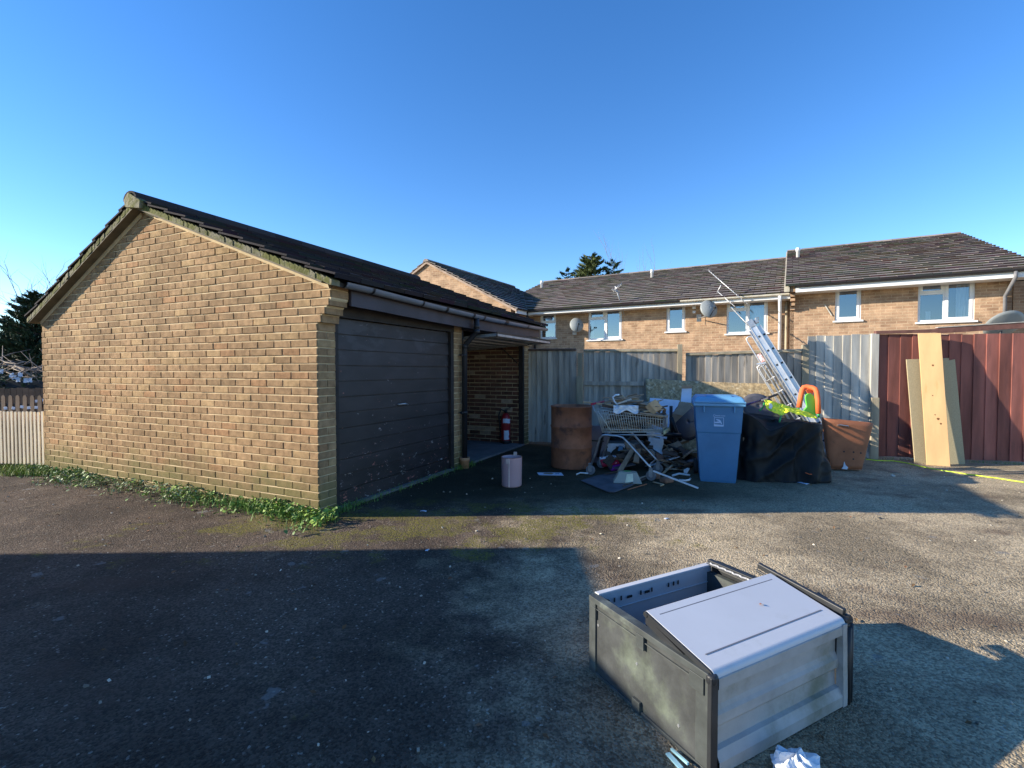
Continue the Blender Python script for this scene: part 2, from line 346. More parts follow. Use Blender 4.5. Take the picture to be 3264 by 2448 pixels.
# ------------------------------------------------------------------ GROUND
def ground_mat():
    m, t, p = nodes('worn_asphalt')
    tc = N(t, 'ShaderNodeTexCoord').outputs['Object']
    sp = N(t, 'ShaderNodeSeparateXYZ'); t.links.new(tc, sp.inputs[0]); X, Y = sp.outputs[0], sp.outputs[1]
    big = noi(t, tc, .55, 6, .62); med = noi(t, tc, 2.4, 6, .65); fin = noi(t, tc, 45, 4, .7)
    # silt is thicker to the right of the yard
    xr = ramp(t, X, -1.6, 2.2, -.10, .17)
    silt = ramp(t, math_(t, 'ADD', math_(t, 'ADD', math_(t, 'MULTIPLY', big, .55), math_(t, 'MULTIPLY', med, .45)), xr), .43, .64)
    c = mix(t, silt, (.104, .076, .056), (.44, .35, .225))
    # aggregate
    vo = N(t, 'ShaderNodeTexVoronoi'); vo.inputs['Scale'].default_value = 105; t.links.new(tc, vo.inputs['Vector'])
    sv = N(t, 'ShaderNodeSeparateColor'); t.links.new(vo.outputs['Color'], sv.inputs[0])
    vr = ramp(t, sv.outputs[0], 0, 1, .6, 1.38)
    cc = N(t, 'ShaderNodeCombineColor'); [t.links.new(vr, cc.inputs[i]) for i in range(3)]
    c = mix(t, 1., c, cc.outputs[0], 'MULTIPLY')
    c = mix(t, ramp(t, sv.outputs[1], .980, .990, 0, .7), c, (.40, .37, .31))
    # damp, oily and scuffed areas
    v3 = ramp(t, noi(t, tc, .9, 7, .68), .36, .62, .55, 1.15)
    cc = N(t, 'ShaderNodeCombineColor'); [t.links.new(v3, cc.inputs[i]) for i in range(3)]
    c = mix(t, 1., c, cc.outputs[0], 'MULTIPLY')
    c = mix(t, ramp(t, noi(t, tc, .62, 5, .6, (1, 1.9, 1)), .56, .66, 0, .55), c, (.10, .06, .042))
    # lichen dots
    c = mix(t, ramp(t, noi(t, tc, 4.2, 4, .55), .665, .69, 0, .5), c, (.25, .25, .24))
    # moss
    d = math_(t, 'ABSOLUTE', math_(t, 'SUBTRACT', Y, 4.35))
    near = math_(t, 'MULTIPLY', ramp(t, d, 1.5, .0, 0, .215), ramp(t, math_(t, 'ABSOLUTE', math_(t, 'SUBTRACT', X, -.9)), 3.6, 1.0))
    n2 = noi(t, tc, 1.9, 9, .72)
    moss = ramp(t, math_(t, 'ADD', n2, near), .63, .73)
    c = mix(t, math_(t, 'MULTIPLY', moss, ramp(t, fin, .42, .62, .15, 1.)), c, (.17, .155, .022))
    # mossy garage corner, its shade deepened in the ground colour
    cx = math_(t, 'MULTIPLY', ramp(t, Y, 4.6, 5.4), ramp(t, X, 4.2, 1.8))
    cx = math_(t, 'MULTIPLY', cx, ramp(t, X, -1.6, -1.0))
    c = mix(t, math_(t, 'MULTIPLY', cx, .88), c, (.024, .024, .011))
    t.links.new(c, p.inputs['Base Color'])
    p.inputs['Roughness'].default_value = .93; p.inputs['Specular IOR Level'].default_value = .25
    h = math_(t, 'ADD', math_(t, 'MULTIPLY', vo.outputs['Distance'], -.55), math_(t, 'MULTIPLY', fin, .8))
    b1 = bumpn(t, h, 1., .016)
    b2 = bumpn(t, noi(t, tc, 9, 5, .6), .5, .03, b1)
    t.links.new(b2, p.inputs['Normal']); return m
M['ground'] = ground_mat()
def gz(x, y): return 0.
g = MB()
def gfn(u, v):
    x = -7+16*u; y = .6+9.4*v
    return (x, y, mn.noise(Vector((x*.8, y*.8, 3)))*.007)
NX, NY = 161, 95
g.grid(gfn, NX, NY)
b = MB()
for (x0, x1, y0, y1) in ((-150, -7, -60, 400), (9, 160, -60, 400), (-7, 9, -60, .6), (-7, 9, 10, 400)):
    b.poly([(x0, y0, -.012), (x1, y0, -.012), (x1, y1, -.012), (x0, y1, -.012)])
o = len(g.v); g.v += b.v; g.f += [[i+o for i in f] for f in b.f]; g.t += b.t; g.sm += b.sm
gr = struct(g.build('ground', M['ground'])); gr['label'] = 'worn grey asphalt yard with moss and silt'
# ------------------------------------------------------------------ GARAGE  (local x = along the door front, local y = along the gable)
GO = G(1018, 1649); ANG = math.atan2(.909, .417)
GU = Vector((math.cos(ANG), math.sin(ANG), 0)); GW = Vector((-math.sin(ANG), math.cos(ANG), 0))
def gl2w(x, y, z=0): return Vector((GO.x, GO.y, 0))+GU*x+GW*y+Vector((0, 0, z))
gar = thing('garage', 'tan brick double garage with moss-edged tiled pitched roof and dark doors', 'garage', (GO.x, GO.y, 0), ANG)
GL, GWD = 5.05, 4.98            # length of the front, width of the gable
RY, RZ = 2.61, 3.20             # ridge line (underside)
FZ, BZ, FY, BY = 2.155, 2.03, -.20, 5.00
def roofz(y):
    return RZ-(RZ-FZ)*(RY-y)/(RY-FY) if y < RY else RZ-(RZ-BZ)*(y-RY)/(BY-RY)
def brick_tint(y, z):
    r = random.random()
    k = random.uniform(.90, 1.10)
    if r < .10: return (k*.84, k*.83, k*.83)
    if r < .16: return (k*1.03, k*.91, k*.87)
    if r < .34: return (k*1.14, k*1.16, k*1.12)
    return (k, k*.98, k*.98)
def brick_face(mb, P, u0, u1, z0, z1, z0b=None, z1b=None, prot=.009, back=.012):
    """one brick: P(u, d, z) gives a point d out of the wall"""
    z0b = z0 if z0b is None else z0b; z1b = z1 if z1b is None else z1b
    e = .004; j = lambda: rj(.0022)
    o4 = [(u0+j(), z0+j()), (u1+j(), z0b+j()), (u1+j(), z1b+j()), (u0+j(), z1+j())]
    i4 = [(u0+e, z0+e), (u1-e, z0b+e), (u1-e, z1b-e), (u0+e, z1-e)]
    pr = prot+rj(.0025); t = brick_tint(u0, z0)
    O = [P(u, -back, z) for u, z in o4]; E = [P(u, pr-e*.6+rj(.001), z) for u, z in o4]; F = [P(u, pr+rj(.0012), z) for u, z in i4]
    for k in range(4):
        l = (k+1) % 4
        mb.poly([O[k], O[l], E[l], E[k]], t); mb.poly([E[k], E[l], F[l], F[k]], t)
    mb.poly(F, t)
def courses(mb, P, u0, u1, z0, z1, top=None, header=False, bl=.215, off0=0., uoff=None):
    n = int(round((z1-z0)/.075))
    for k in range(n+1):
        za = z0+k*.075+.0125; zb = z0+(k+1)*.075
        if za > z1-.01: break
        zb = min(zb, z1) if top is None else zb
        a0 = u0 if uoff is None else uoff(za)
        u = a0-(.1125 if (k % 2) else 0)+off0
        sag = 0
        while u < u1-.012:
            a = max(u, a0); bb_ = min(u+bl, u1)
            if bb_-a > .02:
                if top is None: brick_face(mb, P, a, bb_, za, zb)
                else:
                    ta, tb = top(a)-.012, top(bb_)-.012
                    if max(ta, tb) > za+.012:
                        brick_face(mb, P, a, bb_, min(za, ta-.003), min(zb, ta), min(za, tb-.003), min(zb, tb)) if min(ta, tb) > za+.004 else \
                            (mb.poly([P(a, .008, za), P(bb_, .008, za), P(bb_, .008, min(zb, tb))] if tb > ta else [P(a, .008, za), P(bb_, .008, za), P(a, .008, min(zb, ta))], brick_tint(a, za)) if max(ta, tb) > za+.02 else None)
            u += bl+.010
# mortar core of the gable, the pillars, the back and the hidden walls
core = MB()
def gable_core(x0, x1, mb):
    pts = [(x0, 0, 0), (x0, GWD, 0), (x0, GWD, roofz(GWD)), (x0, RY, RZ), (x0, -.17, roofz(-.17)), (x0, -.17, 2.02), (x0, 0, 1.80)]
    mb.prism([Vector(p) for p in pts][::-1], (x1-x0, 0, 0))
gable_core(0, .215, core)
core.bb(0, GL, GWD-.1, GWD, 0, BZ-.03)                 # back wall
core.bb(2.38, 2.60, .0, .215, 0, 1.97); core.bb(4.80, 4.802, 0, GWD-.1, 0, 2.0)
gable_core(4.83, GL, core)
core.build('mortar_joints', M['mortar'], gar)
br = MB()
Pg = lambda u, d, z: Vector((-d, u, z))
def leftedge(z):
    for zc, v in ((1.800, 0.), (1.875, -.05), (1.95, -.10), (2.025, -.15), (9, -.17)):
        if z < zc: return v
    return -.17
courses(br, Pg, 0, GWD, 0, 3.3, top=lambda u: roofz(u), uoff=leftedge)
def pillar(x0, x1, ztop=1.80):
    P = lambda u, d, z: Vector((u, -d, z))
    n = int(1.80/.075)
    for k in range(n):
        za, zb = k*.075+.01, (k+1)*.075
        if k % 2: brick_face(br, P, x0, x1, za, zb)
        else:
            h = (x0+x1)/2-.005; brick_face(br, P, x0, h, za, zb); brick_face(br, P, h+.01, x1, za, zb)
pillar(.002, .213); pillar(2.385, 2.595); pillar(4.83, GL)
for k, y in enumerate((-.05, -.10, -.15, -.17, -.17)):       # corbelled ends of the gable and of the far wall
    za, zb = 1.80+k*.075+.01, 1.80+(k+1)*.075
    for x0, x1 in ((.002, .213), (4.83, GL)):
        br.bb(x0, x1, y-.009, .02, za, min(zb, 2.15), brick_tint(0, 0))
for k in range(24, 27):
    br.bb(2.385, 2.595, -.009, .02, k*.075+.01, (k+1)*.075, brick_tint(0, 0))
# side of the middle pillar towards the second bay and the far jamb
P2 = lambda u, d, z: Vector((2.60+d, u, z)); courses(br, P2, 0, .215, 0, 1.95)
br.build('brick_wall', M['brick'], gar)
# inner face of the far wall (seen through the open door)
inn = MB(); P3 = lambda u, d, z: Vector((4.80-d, u, z))
_bt = brick_tint
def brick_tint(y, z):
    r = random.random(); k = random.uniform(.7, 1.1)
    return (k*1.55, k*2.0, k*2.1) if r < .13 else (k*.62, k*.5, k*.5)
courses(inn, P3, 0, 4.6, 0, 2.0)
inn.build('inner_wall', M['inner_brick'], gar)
brick_tint = _bt
ib = MB(); ib.bb(.22, 4.79, GWD-.13, GWD-.105, 0, 2.0); ib.build('inner_back_wall', brick_mat('inner_block', (.2, .12, .08), (.14, .09, .06), (.2, .17, .12)), gar)
fl = MB(); fl.prism([(.2, -.02, 0), (4.8, -.02, 0), (4.8, 4.9, 0), (.2, 4.9, 0)], (0, 0, .03)); fl.build('floor_slab', M['concrete'], gar)
# partition between the two bays
pa = MB(); pa.bb(2.44, 2.54, .22, 4.85, .03, 2.0); pa.build('partition_wall', M['inner_brick'], gar)
# roof deck and tiles
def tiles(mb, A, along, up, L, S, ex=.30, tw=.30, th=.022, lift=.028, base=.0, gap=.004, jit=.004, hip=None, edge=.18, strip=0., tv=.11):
    """A eave corner, along/up unit vectors, L length along, S slope length"""
    A, along, up = Vector(A), Vector(along).normalized(), Vector(up).normalized(); n = along.cross(up)
    if n.z < 0: n = -n
    k = 0; s = 0.
    while s < S-.02:
        s1 = min(s+ex+.06, S); u = -(tw/2 if k % 2 else 0)
        while u < L-.01:
            a, b_ = max(u, 0)+gap, min(u+tw, L)-gap
            if b_-a > .03 and (hip is None or hip(a, s, b_)):
                l0 = base+lift+th+rj(jit); l1 = base+th+rj(jit*.4); tt = jt(tv); s0 = s+rj(.004)
                q = lambda uu, ss, hh: A+along*uu+up*ss+n*hh
                te = tuple(c_*edge*random.uniform(.7, 1.3) for c_ in tt); f0 = s0-.0012  # front face tint: painted shadow line and mossy lap under each course
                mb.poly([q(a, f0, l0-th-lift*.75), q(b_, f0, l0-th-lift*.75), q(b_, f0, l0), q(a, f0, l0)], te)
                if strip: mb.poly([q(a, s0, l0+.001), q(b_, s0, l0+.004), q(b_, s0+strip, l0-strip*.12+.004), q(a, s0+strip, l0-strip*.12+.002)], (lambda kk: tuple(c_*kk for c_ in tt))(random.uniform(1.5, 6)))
                mb.hexa([q(a, s0, l0-th), q(b_, s0, l0-th+rj(.002)), q(b_, s1, l1-th), q(a, s1, l1-th), q(a, s0, l0), q(b_, s0, l0+rj(.003)), q(b_, s1, l1), q(a, s1, l1)], tt)
            u += tw
        s += ex; k += 1
x0r, x1r = -.135, GL+.12
rd = MB()
eFy, eBy = FY-.10, BY+.05
zr = lambda y: RZ-(RZ-FZ)*(RY-y)/(RY-FY) if y < RY else RZ-(RZ-BZ)*(y-RY)/(BY-RY)
rd.prism([(x0r+.03, eFy+.03, zr(eFy)), (x0r+.03, RY, RZ), (x0r+.03, RY, RZ+.05), (x0r+.03, eFy+.03, zr(eFy)+.04)], (x1r-x0r-.06, 0, 0))
rd.prism([(x0r+.03, RY, RZ), (x0r+.03, eBy-.03, zr(eBy)), (x0r+.03, eBy-.03, zr(eBy)+.04), (x0r+.03, RY, RZ+.05)], (x1r-x0r-.06, 0, 0))
rd.build('roof_deck', M['timber_frame'], gar)
rt = MB()
upF = Vector((0, RY-eFy, RZ-zr(eFy))); upB = Vector((0, RY-eBy, RZ-zr(eBy)))
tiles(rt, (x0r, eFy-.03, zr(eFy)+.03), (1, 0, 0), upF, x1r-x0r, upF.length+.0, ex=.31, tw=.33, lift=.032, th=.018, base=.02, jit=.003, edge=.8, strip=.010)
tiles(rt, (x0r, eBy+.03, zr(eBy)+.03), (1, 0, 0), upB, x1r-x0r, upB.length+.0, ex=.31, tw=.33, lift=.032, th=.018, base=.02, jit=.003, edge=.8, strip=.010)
roof = rt.build('roof', M['garage_tile'], gar)
rg = MB()
x = x0r-.02
while x < x1r:
    x2 = min(x+.45, x1r)
    pts = [(x, RY+.125*math.cos(a), RZ+.055+.10*math.sin(a)+(.006 if 0 else 0)) for a in [math.pi*i/8 for i in range(9)]]
    pts2 = [(x, RY+.105*math.cos(a), RZ+.050+.082*math.sin(a)) for a in [math.pi*i/8 for i in range(9)]][::-1]
    rg.prism(pts+pts2, (x2-x-.006, 0, 0), jt(.3)); x += .45
rg.build('ridge_tiles', M['garage_tile'], roof)
vg = MB()   # mortared verges with a moss crust
def verge(y0, y1, xx, dx, n=46):
    for i in range(n):
        a, b_ = y0+(y1-y0)*i/n, y0+(y1-y0)*(i+1)/n
        ha, hb = .014+.016*abs(mn.noise(Vector((a*9, xx, 0)))), .028+.016*abs(mn.noise(Vector((b_*9, xx, 0))))
        za, zb = zr(a), zr(b_); o_ = .012*mn.noise(Vector((a*13, 2, xx)))
        vg.hexa([(xx-o_, a, za-.005), (xx+dx, a, za-.005), (xx+dx, b_, zb-.005), (xx-o_, b_, zb-.005), (xx-o_, a, za+.024+ha), (xx+dx, a, za+.024+ha), (xx+dx, b_, zb+.024+hb), (xx-o_, b_, zb+.024+hb)])
verge(eFy, RY, x1r-.11, .10); vg.build('verge_mortar', M['verge'], roof); vg = MB()
verge(eFy, RY, x0r+.012, .10); verge(eBy, RY, x0r+.012, .10)
vg.prism([(x0r-.035, RY-.20, RZ-.065), (x0r-.035, RY+.06, RZ-.02), (x0r-.035, RY+.09, RZ+.06), (x0r-.035, RY-.0, RZ+.13), (x0r-.035, RY-.21, RZ+.02)], (.09, 0, 0))
vg.build('verge_mortar', M['verge'], roof)
so_ = MB()  # soffit board under each verge and sloping mortar fillet
for y0, y1 in ((eFy+.12, RY), (RY, eBy-.02)):
    so_.hexa([(x0r+.015, y0, zr(y0)-.022), (.0, y0, zr(y0)-.022), (.0, y1, zr(y1)-.022), (x0r+.015, y1, zr(y1)-.022), (x0r+.015, y0, zr(y0)-.004), (.0, y0, zr(y0)-.004), (.0, y1, zr(y1)-.004), (x0r+.015, y1, zr(y1)-.004)])
so_.build('verge_soffit', M['soffit'], roof)
fi = MB()
for y0, y1 in ((-.16, RY-.04), (RY+.04, GWD)):
    fi.hexa([(-.011, y0, zr(y0)-.062), (.0, y0, zr(y0)-.062), (.0, y1, zr(y1)-.062), (-.011, y1, zr(y1)-.062), (-.024, y0, zr(y0)-.023), (.0, y0, zr(y0)-.023), (.0, y1, zr(y1)-.023), (-.024, y1, zr(y1)-.023)])
fi.build('mortar_fillet', M['mortar'], gar)
# fascia, soffit, gutter, downpipe (the front sags a little over the second bay)
sag = lambda x: -.035*math.sin(math.pi*min(max((x-.4)/4.6, 0), 1))
fa = MB(); n = 14
for i in range(n):
    a, b_ = .222+(GL+.02-.222)*i/n, .222+(GL+.02-.222)*(i+1)/n
    sa, sb = sag(a), sag(b_)
    fa.hexa([(a, -.205, 1.975+sa), (b_, -.205, 1.975+sb), (b_, -.18, 1.975+sb), (a, -.18, 1.975+sa), (a, -.205, 2.125+sa), (b_, -.205, 2.125+sb), (b_, -.18, 2.125+sb), (a, -.18, 2.125+sa)])
fa.build('fascia_board', M['fascia'], gar)
sf = MB(); sf.bb(.222, 2.38, -.178, .02, 2.0, 2.012); sf.bb(2.60, 4.82, -.178, .02, 1.985, 1.998); sf.build('soffit', M['timber_frame'], gar)
gu = MB(); zg = lambda x: 2.165+sag(x)*.9-.004*x
def gut(xa, xb, r=.050):
    nn = 12; m_ = max(2, int((xb-xa)/.3)); prof = [(math.pi+math.pi*i/nn) for i in range(nn+1)]
    def fn(u, v):
        x_ = xa+(xb-xa)*u; a = math.pi+math.pi*v; return (x_, -.265+r*math.cos(a), zg(x_)+r*math.sin(a))
    gu.grid(fn, m_+1, nn+1)
    def fn2(u, v):
        x_ = xa+(xb-xa)*u; a = math.pi+math.pi*v; return (x_, -.265+(r-.006)*math.cos(a), zg(x_)+(r-.006)*math.sin(a))
    gu.grid(fn2, m_+1, nn+1)
gut(.06, 5.24)
gu.build('gutter', M['gutter'], gar)
for xc, wd in ((.42, .03), (1.25, .03), (1.75, .05), (3.45, .12), (2.42, .05), (2.72, .04), (4.3, .04)):
    gb = MB()
    def fn(u, v): 
        a = math.pi+math.pi*v; return (xc+(u-.5)*wd, -.265+.055*math.cos(a), zg(xc)+.055*math.sin(a))
    gb.grid(fn, 2, 13); gb.build('gutter_bracket', M['gutter_black'], gar)
dp = MB(); xd = 2.56
dp.tube([(xd, -.265, zg(xd)-.03), (xd, -.265, 1.93), (xd, -.24, 1.87), (xd, -.10, 1.74), (xd, -.075, 1.68), (xd, -.07, .12)], .036, 14)
for z in (1.97, 1.90, 1.70): dp.tube([(xd, -.265 if z > 1.8 else -.077, z-.03), (xd, -.265 if z > 1.8 else -.077, z+.03)], .043, 14)
dpo = dp.build('downpipe', M['gutter_black'], gar)
for z in (1.58, .78):
    br2 = MB(); br2.bb(xd-.075, xd+.02, -.075, -.035, z-.012, z+.012); br2.tube([(xd, -.07, z-.018), (xd, -.07, z+.018)], .042, 12); br2.build('pipe_bracket', M['gutter_black'], dpo)
tcp = MB(); tcp.lathe([(.06, 0), (.062, .10), (.072, .105), (.072, .15), (.058, .15), (.05, .10)], 20, (xd, -.07, 0)); tcp.build('drain_collar', M['terracotta'], dpo)
# header, frames, closed door
hd = MB(); hd.bb(.215, 2.385, -.012, .03, 1.885, 2.0); hd.bb(2.605, 4.825, -.012, .03, 1.93, 1.985); hd.build('door_header', M['timber_frame'], gar)
for nm, a, b_ in (('door_frame', .214, .255), ('door_frame', 2.31, 2.384), ('door_frame', 2.602, 2.64), ('door_frame', 4.76, 4.828)):
    f_ = MB(); f_.bb(a, b_, -.006, .075, 0, 1.93); f_.build(nm, M['timber_frame'], gar)
dr = MB()
zs = [.02+i*1.86/12 for i in range(13)]
for i in range(12):
    wv = .004 if i % 2 else 0
    bow = lambda x: 0
    z0_, z1_ = zs[i]+.004, zs[i+1]-(.006 if i % 2 == 0 else .001)
    dr.hexa([(.26, .026+wv, z0_), (2.305, .026+wv, z0_), (2.305, .05, z0_), (.26, .05, z0_), (.26, .034+wv, z1_), (2.305, .034+wv, z1_), (2.305, .05, z1_), (.26, .05, z1_)], jt(.12))
dr.bb(.26, 2.305, .051, .07, .02, 1.88)
door = dr.build('garage_door', M['door'], gar)
hnd = MB(); hnd.tube([(1.22, .02, .98), (1.22, -.012, .98), (1.30, -.016, .98), (1.34, -.014, .965)], .009, 8); hnd.lathe([(.022, 0), (.022, .012), (.012, .014)], 14, (1.22, .018, .97)); hnd.build('door_handle', M['steel'], door)
# open up-and-over door in the second bay
Z0, Z1 = 1.865, 1.75
def od(y): return Z0+(Z1-Z0)*(y+.52)/1.85
od_ = MB(); xa, xb = 2.66, 4.74
od_.hexa([(xa, -.52, od(-.52)), (xb, -.52, od(-.52)), (xb, 1.33, od(1.33)), (xa, 1.33, od(1.33)), (xa, -.52, od(-.52)+.012), (xb, -.52, od(-.52)+.012), (xb, 1.33, od(1.33)+.012), (xa, 1.33, od(1.33)+.012)])
open_door = od_.build('open_garage_door', M['steel'], gar)
fr = MB()
for y in (-.52, 1.30): fr.beam((xa, y, od(y)-.012), (xb, y, od(y)-.012), .035, .03)
for x in (xa+.015, xb-.015): fr.beam((x, -.52, od(-.52)-.012), (x, 1.33, od(1.33)-.012), .03, .028)
fr.build('door_rail', M['steel'], open_door)
rb = MB()
for i in range(7): 
    y = -.34+i*.25; rb.beam((xa+.03, y, od(y)-.010), (xb-.03, y, od(y)-.010), .07, .018)
rb.build('door_ribs', M['steel'], open_door)
wl = MB(); wl.beam((xa-.0, -.525, od(-.52)+.0), (xb+.02, -.525, od(-.52)+.0), .02, .07); wl.build('door_edge_board', M['brown_wood'], open_door)
for x in (xa+.0, xb-.0):
    am = MB(); am.beam((x, .10, 1.50), (x, .42, od(.42)-.02), .016, .016); am.build('lift_arm', M['timber_frame'], open_door)
# ------------------------------------------------------------------ fire extinguisher in the open bay
ep = G(1612, 1412, .03)
ex = thing('fire_extinguisher', 'red fire extinguisher with torn white labels standing inside the open garage bay', 'extinguisher', (ep.x, ep.y, .03), R(15))
e = MB(); e.lathe([(.075, 0), (.088, .012), (.088, .43), (.08, .48), (.055, .53), (.028, .555)], 28); e.build('cylinder', M['red_paint'], ex)
def patch(mb, a0, a1, z0, z1, r=.0895, ir=.25):
    def fn(u, v):
        k = 1+ir*mn.noise(Vector((v*4, z0*9, 0)))
        a = a0+(a1-a0)*u*k; return (r*math.cos(a), r*math.sin(a), z0+(z1-z0)*v+.02*mn.noise(Vector((u*5, 3, z0))))
    mb.grid(fn, 10, 8)
for aa in ((R(-125), R(-62), .07, .24), (R(-140), R(-40), .37, .45)): e = MB(); patch(e, *aa); e.build('white_label', M['paper'], ex)
e = MB(); e.lathe([(.03, .555), (.03, .60), (.02, .61)], 16); e.beam((-.02, 0, .61), (.10, 0, .63), .02, .008); e.beam((-.02, 0, .625), (.11, 0, .66), .02, .008); e.build('valve_handle', M['black_plastic'], ex)
e = MB(); e.tube([(-.02, 0, .59), (-.09, 0, .62), (-.13, 0, .52), (-.115, 0, .3), (-.10, 0, .2)], .012, 8); e.tube([(-.10, 0, .2), (-.10, 0, .1)], [.013, .022], 10); e.build('hose', M['black_plastic'], ex)
e = MB(); e.lathe([(.092, 0), (.092, .05)], 24); e.build('base_ring', M['black_plastic'], ex)
# ------------------------------------------------------------------ HOUSES
HA = math.atan2(-.4924, .8704)
HE = Vector((math.cos(HA), math.sin(HA), 0)); HN = Vector((-math.sin(HA), math.cos(HA), 0))  # HN into the house
def house(name, label, org, cat='house'):
    return thing(name, label, cat, (org.x, org.y, 0), HA)
def hloc(org, px, py, off=0.):
    p = PL(px, py, org-HN*off, HN); d = p-org; return d.dot(HE), p.z
def wall_holes(mb, x0, x1, z0, z1, y, holes, depth=.12):
    xs = sorted({x0, x1, *[h[0] for h in holes], *[h[1] for h in holes]}); zs = sorted({z0, z1, *[h[2] for h in holes], *[h[3] for h in holes]})
    for i in range(len(xs)-1):
        for j in range(len(zs)-1):
            cx, cz = (xs[i]+xs[i+1])/2, (zs[j]+zs[j+1])/2
            if any(h[0] < cx < h[1] and h[2] < cz < h[3] for h in holes): continue
            mb.poly([(xs[i], y, zs[j]), (xs[i+1], y, zs[j]), (xs[i+1], y, zs[j+1]), (xs[i], y, zs[j+1])])
    for a, b_, c, d in holes:
        mb.poly([(a, y, c), (a, y, d), (a, y+depth, d), (a, y+depth, c)]); mb.poly([(b_, y, d), (b_, y, c), (b_, y+depth, c), (b_, y+depth, d)])
        mb.poly([(a, y, d), (b_, y, d), (b_, y+depth, d), (a, y+depth, d)]); mb.poly([(a, y, c), (a, y+depth, c), (b_, y+depth, c), (b_, y, c)])
def window(par, x0, x1, z0, z1, lights, curtain=None, opened=None):
    """lights: list of (x0,x1,z0,z1,sash) in fractions"""
    W, H = x1-x0, z1-z0; f = MB(); t = .05; y0, y1 = .035, .095
    f.bb(x0, x0+t, y0, y1, z0, z1); f.bb(x1-t, x1, y0, y1, z0, z1); f.bb(x0+t, x1-t, y0, y1, z1-t, z1); f.bb(x0+t, x1-t, y0, y1, z0, z0+t)
    panes = []
    for a, b_, c, d, sash in lights:
        X0, X1, A, B = x0+W*a, x0+W*b_, z0+H*c, z0+H*d
        if a > 0: f.bb(X0-.028, X0+.028, y0+.001, y1-.001, A+.001 if c > 0 else A+t, B-(t if d == 1 else 0))
        if c > 0: f.bb(X0+(t if a == 0 else .028), X1-(t if b_ == 1 else .028), y0+.002, y1-.002, A-.028, A+.028)
        ix0, ix1 = X0+(t if a == 0 else .028), X1-(t if b_ == 1 else .028); iz0, iz1 = A+(t if c == 0 else .028), B-(t if d == 1 else .028)
        panes.append((ix0, ix1, iz0, iz1, sash))
    wo = f.build('window', M['white_pvc'], par)
    g_ = MB(); s_ = MB()
    for a, b_, c, d, sash in panes:
        if sash:
            q = .045; ys = y0-.012
            s_.bb(a-.012, a+q, ys, y0+.04, c-.012, d+.012); s_.bb(b_-q, b_+.012, ys, y0+.04, c-.012, d+.012)
            s_.bb(a+q, b_-q, ys, y0+.04, d-q, d+.012); s_.bb(a+q, b_-q, ys, y0+.04, c-.012, c+q)
            a, b_, c, d = a+q, b_-q, c+q, d-q
        g_.poly([(a, y0+.02, c), (b_, y0+.02, c), (b_, y0+.02, d), (a, y0+.02, d)])
    g_.build('pane', M['glass'], wo)
    if s_.v: s_.build('sash', M['white_pvc'], wo)
    sl_ = MB(); sl_.prism([(x0-.05, -.055, z0-.045), (x0-.05, -.055, z0-.012), (x0-.05, .034, z0+.012), (x0-.05, .034, z0-.045)], (W+.10, 0, 0)); sl_.build('sill', M['white_pvc'], wo)
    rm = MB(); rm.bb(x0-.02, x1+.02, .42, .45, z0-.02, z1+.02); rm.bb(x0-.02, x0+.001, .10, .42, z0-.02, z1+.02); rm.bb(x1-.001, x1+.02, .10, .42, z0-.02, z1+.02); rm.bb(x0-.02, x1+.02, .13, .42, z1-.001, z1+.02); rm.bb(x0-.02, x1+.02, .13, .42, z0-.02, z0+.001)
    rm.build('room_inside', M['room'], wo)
    for cu in (curtain or []):
        a, b_, c, d, k = cu; cm = MB(); X0, X1 = x0+W*a, x0+W*b_; A, B = z0+H*c, z0+H*d
        cm.grid(lambda u, v: (X0+(X1-X0)*u, .22+.02*math.sin(u*k), A+(B-A)*v), 40, 4); cm.build('curtain', M['curtain'], wo)
    return wo
H0 = Vector((.38, 18.09, 0)); HRo = Vector((0, 0, 0))
# --- middle house
xs_end, _ = hloc(H0, 2518, 1000)
hm = house('brick_house', 'long lower house of the brick terrace with two satellite dishes and roof aerials', H0)
EZ = 3.50
wins = []
def wrect(org, l, t_, r, b_, off=0):
    xa, _z = hloc(org, l, (t_+b_)/2, off); xb, _z = hloc(org, r, (t_+b_)/2, off)
    _x, zt = hloc(org, (l+r)/2, t_, off); _x, zb = hloc(org, (l+r)/2, b_, off); return xa, xb, zb, zt
W1 = wrect(H0, 1722, 997, 1772, 1078); W2 = wrect(H0, 1875, 984, 1982, 1082); W3 = wrect(H0, 2124, 966, 2184, 1056); W4 = wrect(H0, 2316, 952, 2447, 1062)
wl_ = MB(); wall_holes(wl_, -.4, xs_end, 0, EZ+.1, 0, [W1, W2, W3, W4]); wl_.bb(-.4, xs_end, .46, 10, 0, EZ); wl_.build('wall', M['house_brick'], hm)
window(hm, *W1, [(0, 1, 0, .62, 0), (0, 1, .62, 1, 1)])
window(hm, *W2, [(0, .5, 0, .68, 0), (0, .5, .68, 1, 1), (.5, 1, 0, 1, 1)], [(.03, .12, .05, .64, 30), (.86, .95, .05, .95, 30)])
window(hm, *W3, [(0, 1, 0, 1, 1)], [(.7, .9, .05, .3, 5)])
window(hm, *W4, [(0, .5, 0, .68, 0), (0, .5, .68, 1, 1), (.5, 1, 0, 1, 1)], [(.62, .94, .06, .75, 50)])
